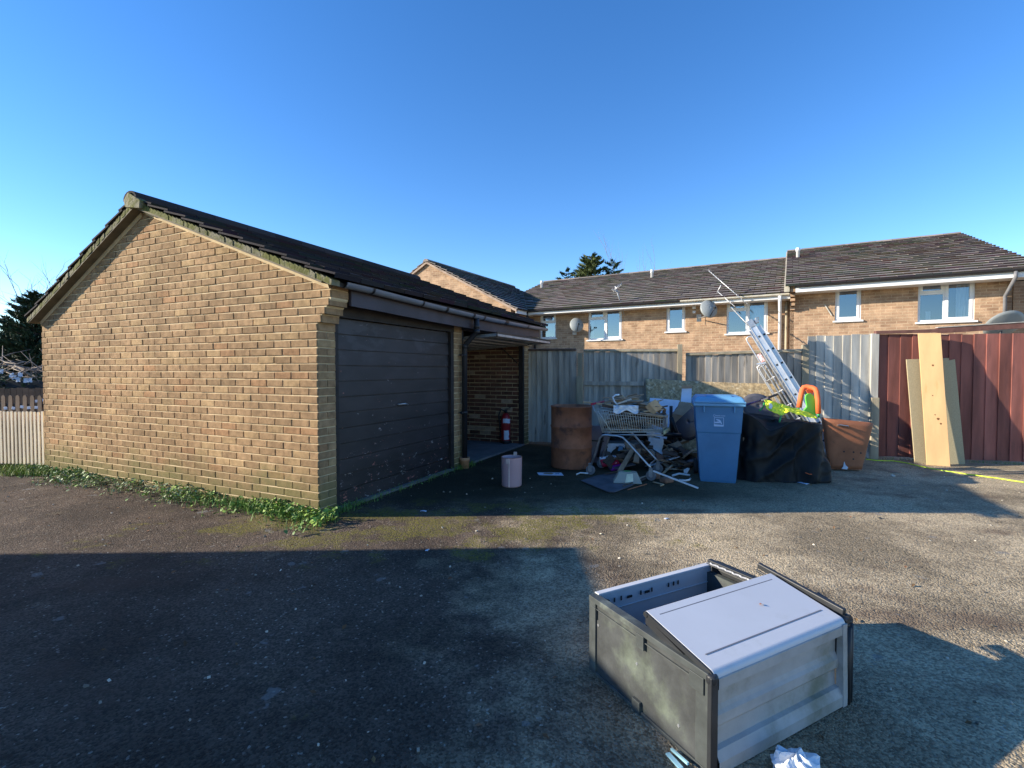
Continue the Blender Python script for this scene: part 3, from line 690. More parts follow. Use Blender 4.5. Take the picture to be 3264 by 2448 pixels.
def front_roof(par, x0, x1, ez, yr, zrr, oh=.60, ridge=True, back=True):
    up = Vector((0, yr+oh, zrr-(ez-.08))); d = MB()
    d.prism([(x0+.02, -oh+.05, ez-.08), (x0+.02, yr, zrr-.03), (x0+.02, 2*yr+oh, ez-.08), (x0+.02, yr, zrr-.12)], (x1-x0-.04, 0, 0)); d.build('roof_deck', M['timber_frame'], par)
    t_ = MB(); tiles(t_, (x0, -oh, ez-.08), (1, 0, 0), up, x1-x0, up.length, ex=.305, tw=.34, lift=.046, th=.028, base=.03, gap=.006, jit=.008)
    if back:
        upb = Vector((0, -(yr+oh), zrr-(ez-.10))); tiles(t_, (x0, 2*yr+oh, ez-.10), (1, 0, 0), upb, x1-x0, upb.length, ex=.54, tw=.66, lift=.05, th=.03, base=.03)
    r_ = t_.build('roof', M['house_tile'], par)
    if ridge:
        q = MB(); x = x0
        while x < x1-.05:
            x2 = min(x+.45, x1); q.prism([(x, yr+.13*math.cos(a), zrr+.015+.11*math.sin(a)) for a in [math.pi*i/6 for i in range(7)]], (x2-x-.008, 0, 0), jt(.25)); x += .45
        q.build('ridge_tiles', M['house_tile'], r_)
    return r_
rm_ = front_roof(hm, -1.5, xs_end+.1, EZ, 5., 5.46)
q = MB(); q.bb(-.25, xs_end-.0, -.525, -.50, EZ-.17, EZ-.02); q.build('fascia_board', M['white_pvc'], hm)
q = MB(); q.bb(-.25, xs_end-.0, -.499, .0, EZ-.165, EZ-.155); q.build('soffit', M['white_pvc'], hm)
def hgut(par, x0, x1, z, m_, r=.055):
    q = MB()
    q.grid(lambda u, v: (x0+(x1-x0)*u, -.585+r*math.cos(math.pi+math.pi*v), z+r*math.sin(math.pi+math.pi*v)), 6, 11)
    q.grid(lambda u, v: (x0+(x1-x0)*u, -.585+(r-.006)*math.cos(math.pi+math.pi*v), z+(r-.006)*math.sin(math.pi+math.pi*v)), 6, 11)
    return q.build('gutter', m_, par)
xg, _ = hloc(H0, 2180, 960)
hgut(hm, -.2, xg, EZ-.035, M['gutter_black']); hgut(hm, xg, xs_end-.02, EZ-.035, M['white_dirty'])
xp, _ = hloc(H0, 1704, 1000, 0)
q = MB(); q.tube([(xp, -.585, EZ-.09), (xp, -.585, EZ-.22), (xp+.04, -.06, EZ-.55), (xp+.04, -.06, 0)], .04, 10); q.build('downpipe', M['gutter_black'], hm)
xp, _ = hloc(H0, 2487, 960, 0)
q = MB(); q.tube([(xp, -.585, EZ-.09), (xp, -.585, EZ-.24), (xp, -.07, EZ-.55), (xp, -.07, 0)], .045, 10); q.build('downpipe', M['white_pvc'], hm)
q = MB(); q.tube([(xp+.16, -.06, EZ-.2), (xp+.16, -.06, 0)], .035, 8); q.build('brown_pipe', M['post'], hm)
def vent(par, px, py, org, rz, slope_y, ez, yr, zrr):
    best = None
    for i in range(400):   # march along the slope to find where the photo's ray meets it
        y = i/400*yr; z = ez-.02+(zrr-ez)*(y/yr)
        p = PL(px, py, org+HN*y, HN)
        if best is None or abs(p.z-z) < best[0]: best = (abs(p.z-z), (p-org).dot(HE), y, z)
    _, x, y, z = best
    q = MB(); q.lathe([(.055, -.05), (.055, .28), (.07, .285), (.07, .36), (.06, .40), (.02, .41)], 14, (x, y, z+.05)); v = q.build('vent_pipe', M['white_pvc'], par)
    q = MB(); n_ = Vector((0, -(zrr-ez), yr)).normalized(); upv = Vector((0, yr, zrr-ez)).normalized()
    c = Vector((x, y, z))+n_*.085; q.beam(c-upv*.2, c+upv*.2, .45, .012, up=n_); q.build('vent_flashing', M['silver'], v)
vent(hm, 1727, 928, H0, 0, 0, EZ, 5., 5.46); vent(hm, 2078, 897, H0, 0, 0, EZ, 5., 5.46)
# --- right house
HRo = H0+HE*xs_end-HN*.25
hr = house('brick_house', 'taller brick house with mossy ridge at the right end of the terrace', HRo)
xre, _ = hloc(HRo, 3226, 960); xrr, _ = hloc(HRo, 3300, 900)
V1 = wrect(HRo, 2662, 914, 2745, 1021); V2 = wrect(HRo, 2926, 893, 3108, 1024)
EZ2, YR2, ZR2 = 3.65, 5.6, 5.78
q = MB(); wall_holes(q, 0, xre, 0, EZ2+.15, 0, [V1, V2]); q.bb(0, xre, .46, 11.2, 0, EZ2)
q.prism([(0, 0, 0), (0, 11.2, 0), (0, 11.2, EZ2), (0, YR2, ZR2-.06), (0, 0, EZ2-.0)], (.1, 0, 0))
q.prism([(xre-.1, 0, 0), (xre-.1, 11.2, 0), (xre-.1, 11.2, EZ2), (xre-.1, YR2, ZR2-.06), (xre-.1, 0, EZ2)], (.1, 0, 0))
for k in range(5):   # corbelled brick end carrying the gutter
    q.bb(-.0, .115, -.105*(k+1), .0, EZ2-.62+.11*k, EZ2-.62+.11*k+.075)
q.bb(0.001, .114, -.52, -.001, EZ2-.10, EZ2+.02)
q.build('wall', M['house_brick'], hr)
window(hr, *V1, [(0, 1, 0, 1, 1)]); window(hr, *V2, [(0, .48, 0, .70, 0), (0, .48, .70, 1, 1), (.48, 1, 0, 1, 1)], [(.72, .96, .05, .95, 26), (.18, .27, .06, .28, 4)])
rr_ = front_roof(hr, -.12, xrr, EZ2, YR2, ZR2)
q = MB(); q.bb(.12, xrr-.1, -.525, -.50, EZ2-.20, EZ2-.02); q.build('fascia_board', M['white_pvc'], hr)
q = MB(); q.bb(.12, xrr-.1, -.499, .0, EZ2-.195, EZ2-.185); q.build('soffit', M['white_pvc'], hr)
hgut(hr, .12, xrr-.1, EZ2-.02, M['gutter_black'])
q = MB(); n = 30
for i in range(n):
    a, b_ = -.58+(YR2+.58)*i/n, -.58+(YR2+.58)*(i+1)/n; za, zb = EZ2-.08+(ZR2-EZ2+.08)*(a+.58)/(YR2+.58), EZ2-.08+(ZR2-EZ2+.08)*(b_+.58)/(YR2+.58); o_ = .01*mn.noise(Vector((a*7, 0, 0)))
    q.hexa([(-.145+o_, a, za-.10), (-.02, a, za-.10), (-.02, b_, zb-.10), (-.145+o_, b_, zb-.10), (-.145+o_, a, za+.06), (-.02, a, za+.06), (-.02, b_, zb+.06), (-.145+o_, b_, zb+.06)])
q.build('verge_mortar', mat('pale_verge', (.42, .38, .30), .9, var=.3, bump=.6, bs=20, bd=.01), hr)
q = MB(); q.tube([(xre-.12, -.585, EZ2-.07), (xre-.12, -.585, EZ2-.2), (xre-.14, -.07, EZ2-.55), (xre-.14, -.07, 0)], .036, 10); q.build('downpipe', M['grey_plastic'], hr)
vent(hr, 2543, 832, HRo, 0, 0, EZ2, YR2, ZR2)
xs_, zs_ = hloc(HRo, 2638, 990)
q = MB(); q.beam((xs_-.07, -.02, zs_+.16), (xs_+.09, -.03, zs_-.14), .012, .025); q.build('old_bracket', M['fence_pale'], hr)
# neighbour beyond the right end
nx = thing('neighbour_house', 'shaded brick house wall just past the grey drainpipe at the right edge', 'house', tuple(HRo+HE*(xre+.28)), HA)
q = MB(); q.bb(0, 5, .9, 9, 0, 3.55); q.build('wall', M['house_brick'], nx)
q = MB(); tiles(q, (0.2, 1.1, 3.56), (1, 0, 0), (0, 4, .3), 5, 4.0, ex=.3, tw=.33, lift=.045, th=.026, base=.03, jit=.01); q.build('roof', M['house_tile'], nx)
# --- wing with the gable
HWo = Vector((-.04, 16.80, 0))
hw = house('brick_house', 'brick house with pointed gable end rising behind the garage roof', HWo)
wd = 3.62; EZ3, ZR3 = 3.50, 5.41
q = MB()
q.prism([(-2*wd, 0, 0), (0, 0, 0), (0, 0, EZ3), (-wd, 0, ZR3), (-2*wd, 0, EZ3)], (0, 7, 0)); q.build('wall', M['house_brick'], hw)
q = MB(); t_l = .12
for sgn, xx in ((1, .28), (-1, -2*wd-.28)):
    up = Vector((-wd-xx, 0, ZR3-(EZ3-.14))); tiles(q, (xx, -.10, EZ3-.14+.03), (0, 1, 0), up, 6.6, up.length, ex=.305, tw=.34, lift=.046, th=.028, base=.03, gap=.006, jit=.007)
wr = q.build('roof', M['house_tile'], hw)
q = MB(); y = -.12
while y < 6.3:
    q.prism([(-wd+.13*math.cos(a), y, ZR3+.04+.11*math.sin(a)) for a in [math.pi*i/6 for i in range(7)]], (0, .44, 0), jt(.25)); y += .45
q.build('ridge_tiles', M['house_tile'], wr)
q = MB()
for sgn in (1, -1):
    for i in range(20):
        a, b_ = i/20, (i+1)/20; xe = .26 if sgn > 0 else -2*wd-.26
        xa, xb_ = xe+(-wd-xe)*a, xe+(-wd-xe)*b_; za, zb = EZ3-.12+(ZR3-EZ3+.12)*a, EZ3-.12+(ZR3-EZ3+.12)*b_
        q.hexa([(xa, -.085, za-.03), (xb_, -.085, zb-.03), (xb_, -.002, zb-.03), (xa, -.002, za-.03), (xa, -.085, za+.05), (xb_, -.085, zb+.05), (xb_, -.002, zb+.05), (xa, -.002, za+.05)], jt(.1))
q.build('verge_mortar', mat('brown_verge', (.34, .25, .19), .9, var=.25, bump=.4), wr)
q = MB(); q.bb(.215, .24, -.05, 1.2, EZ3-.19, EZ3-.03); q.build('fascia_board', M['white_pvc'], hw)
# ------------------------------------------------------------------ dishes, aerials, lamp on the houses
def dish(name, label, px, py, org, off, r=.33, yaw=-.5, tilt=.4, group='satellite dishes'):
    p = PL(px, py, org-HN*off, HN)
    t = thing(name, label, 'satellite dish', tuple(p), HA+yaw, None)
    q = MB(); rx = Matrix.Rotation(-tilt, 3, 'X')
    def fn(u, v):
        a = 2*math.pi*u; rr = v; d = Vector((r*.92*rr*math.cos(a), .10*(rr*rr-1), r*1.05*rr*math.sin(a))); return rx @ d
    q.grid(fn, 33, 8); q.build('reflector', M['dish'], t, solid=.006)
    q = MB(); a0 = rx @ Vector((0, -.02, -r*.9)); a1 = rx @ Vector((0, -.36, -r*.55)); q.tube([a0, a1], .012, 8); q.box(a1, (.05, .09, .05)); q.build('feed_arm', M['black_plastic'], t)
    q = MB(); q.tube([(0, -.05, 0), (0, .10, -.02), (0, .10, -.18), (0, off*1.0, -.2)], .018, 8); q.bb(-.07, .07, off-.01, off, -.30, -.08); q.build('wall_bracket', M['steel'], t)
    return t
dish('satellite_dish', 'small dish half in shade beside the two-pane window of the lower terrace', 1838, 1036, H0, .42, .25, .55, .35)
dish('satellite_dish', 'pale dish just under the eaves with its feed arm pointing down', 2259, 985, H0, .68, .27, .55, .35)
p = PY(3198, 1034, 8.6)
t = thing('satellite_dish', 'large flat grey dish peeping over the rail of the red fence', 'satellite dish', tuple(p), R(-8))
q = MB(); rx = Matrix.Rotation(R(40), 3, 'X')
q.grid(lambda u, v: rx @ Vector((.29*v*math.cos(2*math.pi*u), .05*(v*v-1), .29*v*math.sin(2*math.pi*u))), 41, 6); q.build('reflector', M['dish'], t, solid=.006)
q = MB(); q.tube([(0, .03, -.02), (0, .06, -.2), (0, .06, -1.7)], .02, 8); q.build('mast', M['black_plastic'], t)
def aerial(label, base, top, heads, r=.012):
    t = thing('tv_aerial', label, 'aerial', tuple(base))
    q = MB(); q.tube([(0, 0, 0), Vector(top)-base], r, 7); q.build('mast', M['steel'], t)
    for (a, b_, n, ln, side) in heads:
        a, b_ = Vector(a)-base, Vector(b_)-base; d = (b_-a); q = MB(); q.tube([a, b_], .013, 6); sd_ = Vector(side).normalized()
        for i in range(n):
            c = a+d*((i+.5)/n); q.tube([c-sd_*ln*(1-.35*i/n), c+sd_*ln*(1-.35*i/n)], .0065, 5)
        q.build('antenna', M['steel'], t)
    return t
OFF = .45
def AP(px, py, off=OFF): return PL(px, py, H0-HN*off, HN)
aerial('short cluttered aerial on the fascia above the two-pane window', AP(1990, 1004, .05), AP(1961, 912), [(AP(1955, 925), AP(1982, 905), 6, .11, (.3, .1, 1)), (AP(1950, 922, .6), AP(1975, 934, .35), 5, .09, (.2, 0, 1)), (AP(1957, 975, .5), AP(1985, 958, .3), 2, .14, (1, 0, .4))], .016)
aerial('two long slanting aerials on a bent pole in front of the four-pane window', AP(2273, 958, .05), AP(2299, 908), [(AP(2260, 864, .5), AP(2388, 975, .9), 16, .10, (-.5, .3, .8)), (AP(2290, 932, .5), AP(2345, 980, .8), 10, .10, (-.5, .3, .8)), (AP(2335, 985, .9), AP(2400, 1052, 1.3), 9, .12, (-.5, .3, .8))], .014)
p = AP(2213, 988, .08); t = thing('security_light', 'tiny white floodlight on the brick wall beside the pale dish', 'lamp', tuple(p), HA)
q = MB(); q.bb(-.05, .05, -.06, 0, .03, .10); q.build('lamp_head', M['white_pvc'], t); q = MB(); q.bb(-.04, .04, -.05, .07, -.10, -.03); q.build('sensor', M['white_pvc'], t)
# ------------------------------------------------------------------ FENCES
F0, F1, F2 = G(1692, 1414), G(2788, 1461), G(3310, 1482)
fe1 = (F1-F0).normalized(); fn1 = Vector((-fe1.y, fe1.x, 0)); fe2 = (F2-F1).normalized(); fn2 = Vector((-fe2.y, fe2.x, 0))
def fpt(px, py, seg=1, off=0.):
    n = fn1 if seg == 1 else fn2; return PL(px, py, F1-n*off, n)
def fence(label, pl, pr, tl, tr, bw, m, seg=1, over=.012, z0=.04, jit=.03, group=None, cap=True, rail=(), rm=None, thick=.026, capm=None, capup=0., post=None):
    e, n = (fe1, fn1) if seg == 1 else (fe2, fn2)
    A, B = fpt(pl, tl, seg), fpt(pr, tr, seg)
    base = Vector((A.x, A.y, 0)); Lx = (Vector((B.x, B.y, 0))-base).length
    t = thing('board_fence', label, 'fence', tuple(base), math.atan2(e.y, e.x), group)
    q = MB(); x = 0.; nb = max(1, round(Lx/bw)); w_ = Lx/nb
    for i in range(nb):
        x0, x1 = i*w_, (i+1)*w_; h0 = A.z+(B.z-A.z)*x0/Lx+rj(.008); tt = jt(.28); a = rj(.003)
        q.hexa([(x0+.001, -thick-a, z0+rj(.01)), (x1-.002+over, -.007-a, z0), (x1-.002+over, .0, z0), (x0+.001, .002, z0), (x0+.001+rj(.002), -thick-a, h0), (x1-.002+over+rj(.002), -.007-a, h0), (x1-.002+over, .0, h0), (x0+.001, .002, h0)], tt)
    q.build('fence_boards', m, t)
    if cap:
        q = MB(); q.hexa([(-.0, -.05, A.z+capup), (Lx, -.05, B.z+capup), (Lx, .04, B.z+capup), (0, .04, A.z+capup), (0, -.05, A.z+.035+capup), (Lx, -.05, B.z+.035+capup), (Lx, .04, B.z+.045+capup), (0, .04, A.z+.045+capup)]); q.build('top_rail', capm or M['post'], t)
    for (xa, xb, z) in rail:
        q = MB(); q.bb(xa*Lx, xb*Lx, -.060, -.030, z-.035, z+.035); q.build('rail', rm or m, t)
    q = MB(); q.bb(0, Lx, .006, .05, .3, .37); q.bb(0, Lx, .006, .05, 1.2, 1.27); q.build('back_rail', M['post'], t)
    return t, Lx
def post(label, px, w_, ztop, m, seg=1, front=.05, par=None, foot=None):
    p = fpt(px, 1300, seg); e = fe1 if seg == 1 else fe2
    t = thing('fence_post', label, 'post', (p.x, p.y, 0), math.atan2(e.y, e.x))
    q = MB(); q.bb(-w_/2, w_/2, -front, .05, 0, ztop); q.build('post_timber', m, t, bevel=.004)
    if foot: q = MB(); q.bb(-foot[0]/2, foot[0]/2, -front-.05, -front+.001, 0, foot[1]); q.build('concrete_spur', M['post'], t, bevel=.01)
ztop = lambda px, py, seg=1: fpt(px, py, seg).z
fence('dark shaded fence panel between the garage corner and the rusty drum', 1678, 1836, 1119, 1118, .10, M['fence_grey'], capm=M['brown_wood'])
fence('grey fence panel with a rail across the middle behind the shopping trolley', 1861, 2158, 1121, 1120, .095, M['fence_grey'], rail=((0, .66, fpt(1950, 1222).z),), rm=M['fence_grey'], capm=M['post'])
fence('sunlit grey fence panel behind the leaning ladder and strand board', 2186, 2553, 1133, 1121, .105, M['fence_grey'], capm=M['post'])
fence('tall pale grey fence panel carrying the slanting ladder shadow', 2574, 2771, 1072, 1065, .125, M['fence_pale'], cap=False, z0=.10)
fence('red stained fence with leaning boards and a raised top rail', 2794, 3310, 1067, 1064, .155, M['fence_red'], seg=2, cap=False, over=.02)
p0 = fpt(1849, 1300)
post('mossy post between the dark panel and the railed panel', 1849, .085, ztop(1849, 1125), M['post'], foot=(.12, ztop(1849, 1200)))
post('brown post standing above the railed panel beside the sunlit panel', 2165, .075, ztop(2165, 1098), M['post'], front=.09)
post('short timber post between the sunlit panel and the tall pale panel', 2564, .10, ztop(2564, 1099), M['post'], front=.03)
post('pale post between the tall grey panel and the red fence', 2781, .10, ztop(2781, 1064), M['fence_pale'], front=.06, foot=(.11, .95))
A = fpt(2789, 1060, 2, .02); B = fpt(2990, 1054, 2, .02); t = thing('capping_rail', 'red-brown capping rail on the left half of the red fence', 'rail', tuple(A), 0)
q = MB(); q.beam((0, 0, 0), B-A, .09, .045); q.build('rail_timber', M['fence_red_cap'], t)
A = fpt(2985, 1054, 2, -.10); B = fpt(3330, 1033, 2, -.10); t = thing('raised_rail', 'long red-brown rail rising above the right half of the red fence', 'rail', tuple(A), 0)
q = MB(); q.beam((0, 0, 0), B-A, .05, .085); q.build('rail_timber', M['fence_red_cap'], t)
q = MB(); q.beam((0, -.0, .048), (B-A)+Vector((0, 0, .048)), .07, .012); q.build('rail_capping', M['fence_pale'], t)
# ------------------------------------------------------------------ boards leaning on the fences
def lean(name, label, cat, bl, br_, tr, tl, m, th=.018, bev=.002):
    c = (bl+br_)/2; t = thing(name, label, cat, tuple(c))
    n = (br_-bl).cross(tl-bl).normalized()
    q = MB(); q.prism([p-c for p in (bl, br_, tr, tl)], n*-th if n.y > 0 else n*th); q.build(name+'_sheet' if 0 else 'sheet', m, t, bevel=bev)
    return t, c, n
BL, BR = G(2953, 1482), G(3027, 1487)
TL = fpt(2925, 1064, 2, .07); TR = PL(2997, 1063, BL, (BR-BL).cross(TL-BL))
plk, c, n = lean('pine_plank', 'long knotty pine plank leaning in front of the chipboard panel', 'plank', BL, BR, TR, TL, M['pine'], .028)
fn_ = -n if n.y > 0 else n
fnn = n if n.y < 0 else -n
for (u, v, r) in ((.55, .75, .013), (.45, .52, .008), (.62, .345, .016), (.72, .31, .012), (.5, .375, .008)):
    pp = BL.lerp(BR, u).lerp(TL.lerp(TR, u), v)-c+fnn*.0295
    q = MB(); ax = (BR-BL).normalized(); ay = (TL-BL).normalized(); off = fnn*.0 
    q.poly([pp+ax*r*math.cos(a)*(1+.2*math.sin(3*a))+ay*r*1.1*math.sin(a) for a in [2*math.pi*i/14 for i in range(14)]]); q.build('knot', M['knot'], plk)
BL, BR = G(2923, 1477), G(3084, 1482)
BL.y += .05; BR.y += .05; TL = fpt(2887, 1146, 2, .05); TR = PL(3041, 1141, BL, (BR-BL).cross(TL-BL))
lean('chipboard_panel', 'greenish chipboard panel leaning on the red fence behind the pine plank', 'panel', BL, BR, TR, TL, M['chip'], .018)
A = fpt(2057, 1206, 1, .10); B = fpt(2490, 1224, 1, .14); 
A0 = Vector((A.x, A.y-.28, 0)); B0 = Vector((B.x, B.y-.30, 0))
t = thing('strand_board', 'large sagging strand board leaning on the fence behind the blue bin', 'board', tuple(A0))
q = MB(); q.grid(lambda u, v: (A0.lerp(B0, u)).lerp(A.lerp(B, u), v)-A0+Vector((0, -.03*math.sin(math.pi*u)*math.sin(math.pi*v), -.05*u*v*v*(1-u)+.006*mn.noise(Vector((u*14, 0, v*2)))*v)), 40, 14, sm=True)
q.build('sheet', M['osb'], t, solid=.015)
# ------------------------------------------------------------------ white / cream picket fence and the far left
def picket(label, A, B, h, pw, gap, m, railm, round_=True, group=None):
    d = (B-A); L = d.length; e = d.normalized(); t = thing('picket_fence', label, 'fence', tuple(A), math.atan2(e.y, e.x))
    x = 0.; q = MB()
    while x < L-pw:
        hh = h+rj(.006); pts = [(x, -.014, .06), (x+pw, -.014, .06), (x+pw, -.014, hh-pw*.5)]+[(x+pw/2+pw/2*math.cos(a), -.014, hh-pw*.5+pw*.5*math.sin(a)) for a in [math.pi*i/6 for i in range(1, 6)]]+[(x, -.014, hh-pw*.5)]
        q.prism(pts, (0, .014, 0), jt(.08)); x += pw+gap
    q.build('pickets', m, t)
    q = MB(); q.bb(0, L, .001, .03, .2, .26); q.bb(0, L, .001, .03, h-.22, h-.16); q.build('rail', railm, t)
    return t
GB = gl2w(0, GWD, 0); PA = G(150, 1496); dirp = Vector((-.985, .17, 0))
picket('cream picket fence meeting the back corner of the garage', PA+dirp*2.6, PA+Vector((.02, 0, 0)), .80, .033, .032, M['cream'], M['dark_red'])
q = MB(); q.bb(-2.6, 0, .05, .07, .05, .74)
t = thing('board_screen', 'dark red boards directly behind the cream picket fence', 'fence', tuple(PA), math.atan2(-dirp.y, -dirp.x))
q2 = MB()
for i in range(22): q2.bb(-2.6+i*.118, -2.6+i*.118+.112, .08, .095, .04, .76+rj(.01), jt(.2))
q2.build('fence_boards', M['dark_red'], t)
A = PY(-60, 1270, 9.4); B = PY(150, 1270, 9.0)
picket('dark brown rounded picket fence beyond the cream one', Vector((A.x, A.y, 0)), Vector((B.x, B.y, 0)), .90, .10, .085, M['brown_wood'], M['brown_wood'])
for i, (px, py) in enumerate(((18, 1301), (43, 1301), (70, 1297), (114, 1279), (134, 1276), (92, 1300), (116, 1299))):
    c = PY(px, py, 8.95 if py > 1290 else 9.6); t = thing('white_tag', 'small pale object hanging on the dark picket fence beyond the garage', 'tag', tuple(c), 0, 'pale bits on the dark fence')
    q = MB(); q.box((0, 0, 0), (.06, .012, .05), Matrix.Rotation(rj(.3), 3, 'Y')); q.build('tag_sheet', M['paper'], t, bevel=.004)
q = MB(); t = thing('brown_fence', 'low brown board fence in deep shade under the hedge', 'fence', tuple(PY(-80, 1300, 10.5).xy)+(0,), 0)
for i in range(30): q.bb(i*.13, i*.13+.125, 0, .02, 0, .98+rj(.01), jt(.2))
q.build('fence_boards', M['brown_wood'], t)
def leaves(mb, centre, rad, n, size, flat=.6, tint=.35, up=.3):
    for _ in range(n):
        while True:
            d = Vector((rj(1), rj(1), rj(1)))
            if d.length <= 1: break
        p = Vector(centre)+Vector((d.x*rad[0], d.y*rad[1], d.z*rad[2]))
        s_ = size*random.uniform(.5, 1.3); r_ = rnd_rot(1.3); tt = jt(tint)
        mb.poly([p+r_ @ Vector(v)*s_ for v in ((-.5, -.2, 0), (.1, -.35, .1), (.6, 0, 0), (.1, .35, .1), (-.5, .2, 0))], tt)
# dark clipped hedge
c = PY(20, 1225, 12.5); t = thing('hedge', 'dark hedge under the heap of cut branches at the left edge', 'hedge', (c.x, c.y, 0))
q = MB()
for i in range(60): leaves(q, (rj(2.2), rj(.5), random.uniform(.1, 1.25)), (.35, .35, .25), 60, .09)
q.build('foliage', M['conifer'], t)
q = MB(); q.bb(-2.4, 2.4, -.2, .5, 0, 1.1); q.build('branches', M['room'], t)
c = PY(60, 1178, 12.3); t = thing('branch_heap', 'heap of bare grey cut branches lying on the dark hedge', 'branches', tuple(c))
q = MB()
for i in range(110):
    a = Vector((rj(1.1), rj(.35), rj(.20))); d = Vector((rj(1), rj(.3), rj(.35))).normalized()*random.uniform(.3, .9)
    m_ = (a+a+d)/2+Vector((0, 0, rj(.06))); q.tube([a, m_, a+d], [.012, .009, .004], 4, jt(.4))
q.build('branch_wood', M['twig'], t)
for i, (px, py) in enumerate(((3, 1183), (37, 1197), (44, 1202), (57, 1210), (64, 1194), (82, 1213), (95, 1212))):
    c2 = PY(px, py, 11.6); t = thing('white_litter', 'white crumpled scrap caught on the branch heap at the left edge', 'litter', tuple(c2), 0, 'white scraps on the branch heap')
    q = MB(); q.grid(lambda u, v: Vector(((u-.5)*.11, .05*mn.noise(Vector((u*3, v*3, i))), (v-.5)*.10+.04*mn.noise(Vector((u*3, v*3, i+9))))), 5, 5); q.build('scrap', M['paper'], t)
# trees
def conifer(label, base, h, r, dens, size, m, lean_=0., low=.15, name='conifer_tree', spread=1., nb=None):
    t = thing(name, label, 'tree', tuple(base)); q = MB(); q.tube([(0, 0, 0), (lean_*.5, 0, h*.5), (lean_, 0, h*.97)], [h*.022, h*.014, .01], 9); q.build('trunk', M['bark'], t)
    q = MB(); lb = MB(); K = nb or int(dens)
    for k in range(K):
        f = low+(1-low)*(k+.5)/K; z = h*f; a = k*2.4+rj(.4); L = r*(1-f)**.75*random.uniform(.6, 1.15)+.10*r
        d = Vector((math.cos(a), math.sin(a), random.uniform(.05, .45))); st = Vector((lean_*f, 0, z))
        lb.tube([st, st+d*L*.6, st+d*L+Vector((0, 0, .12*L))], [.03, .018, .006], 4)
        n = max(3, int(L/size*2.2))
        for j in range(n):
            g_ = .25+.75*(j+.5)/n; p = st+d*L*g_+Vector((0, 0, .12*L*g_*g_)); sp = .30*L*(1.1-g_)+size*.35
            for _ in range(8):
                o_ = Vector((rj(sp), rj(sp), rj(sp*.30)-.03))*.75; s_ = size*random.uniform(.6, 1.3); rr_ = rnd_rot(.5); dd = (d+Vector((rj(.9), rj(.9), rj(.5)+.25))).normalized(); sw_ = dd.cross(Vector((rj(1), rj(1), 1))).normalized()
                q.poly([p+o_-dd*s_*.5-sw_*s_*.05, p+o_+sw_*s_*.16, p+o_+dd*s_*.9, p+o_-sw_*s_*.16], jt(.45))
    lb.build('limbs', M['bark'], t); q.build('crown', m, t)
    return t
c = PY(1878, 900, 38); conifer('dense green conifer top showing above the terrace ridge', (c.x, c.y, 0), 10.15, 3.9, 130, .26, M['conifer_light'], .1, .45)
c = PY(1832, 900, 39); conifer('smaller dark conifer spray left of the tall one above the terrace ridge', (c.x, c.y, 0), 9.3, 3.0, 46, .26, M['conifer'], -.7, .5)
c = PY(1914, 900, 37); conifer('ragged dark conifer branches right of the tall one above the terrace ridge', (c.x, c.y, 0), 9.6, 3.2, 42, .24, M['conifer'], 1.0, .5)
def bare(label, base, h, spread, n, m=None, thick=.06, seed=1):
    rr = random.Random(seed); t = thing('bare_tree', label, 'tree', tuple(base)); q = MB(); tk = MB()
    tk.tube([(0, 0, 0), (rr.uniform(-.1, .1), 0, h*.4), (rr.uniform(-.15, .15), 0, h*.6)], [thick, thick*.8, thick*.5], 8); tk.build('trunk', M['bark'], t)
    def br_(p, d, L, r, k):
        pts = [p]; 
        for i in range(3): d = (d+Vector((rr.uniform(-.25, .25), rr.uniform(-.25, .25), rr.uniform(-.05, .2)))).normalized(); pts.append(pts[-1]+d*L/3)
        q.tube(pts, [r, r*.8, r*.6, r*.35], 4, caps=False)
        if k > 0:
            for i in range(n): 
                pp = pts[1+i % 3]; dd = (d+Vector((rr.uniform(-.9, .9)*spread, rr.uniform(-.9, .9)*spread, rr.uniform(-.2, .7)))).normalized(); br_(pp, dd, L*.62, r*.5, k-1)
    for i in range(5): br_(Vector((0, 0, h*(.3+.07*i))), Vector((rr.uniform(-1, 1)*spread, rr.uniform(-1, 1)*spread, .9)).normalized(), h*.36, thick*.45, 3)
    q.build('crown', m or M['twig'], t); return t
c = PY(2018, 900, 42); bare('bare reddish winter tree tip above the terrace ridge right of the conifers', (c.x, c.y, 0), 10.7, .45, 3, None, .09, 5)
c = PY(98, 1100, 15); conifer('dark evergreen tree touching the left eave of the garage', (c.x, c.y, 0), 3.7, 1.7, 150, .14, M['conifer'], .2, .15)
c = PY(60, 1100, 17); conifer('wispy dark evergreen further left beyond the hedge', (c.x, c.y, 0), 2.9, 1.4, 80, .13, M['conifer'], -.2, .3)
c = PY(105, 1000, 15.6); bare('bare winter tree with twigs rising over the garage eave at the left', (c.x, c.y, 0), 4.2, .9, 3, None, .06, 11)
c = PY(-10, 1150, 22); 
t = thing('hedge', 'pale green sunlit bushes far beyond the hedge at the left edge', 'hedge', (c.x, c.y, 0)); q = MB()
for i in range(50): leaves(q, (rj(3.), rj(.6), random.uniform(.3, 1.9)), (.5, .5, .3), 40, .12)
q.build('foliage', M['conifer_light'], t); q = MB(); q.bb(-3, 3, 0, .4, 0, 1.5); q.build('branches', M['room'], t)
t = thing('hedge', 'long dark hedge line closing the horizon beyond the gardens', 'hedge', (-14, 32, 0)); q = MB()
for i in range(220): leaves(q, (rj(22), rj(.5), random.uniform(.2, 1.6)), (.8, .5, .4), 26, .3)
q.build('foliage', M['conifer'], t); q = MB(); q.bb(-22, 22, 0, .5, 0, 1.5); q.build('branches', M['room'], t)
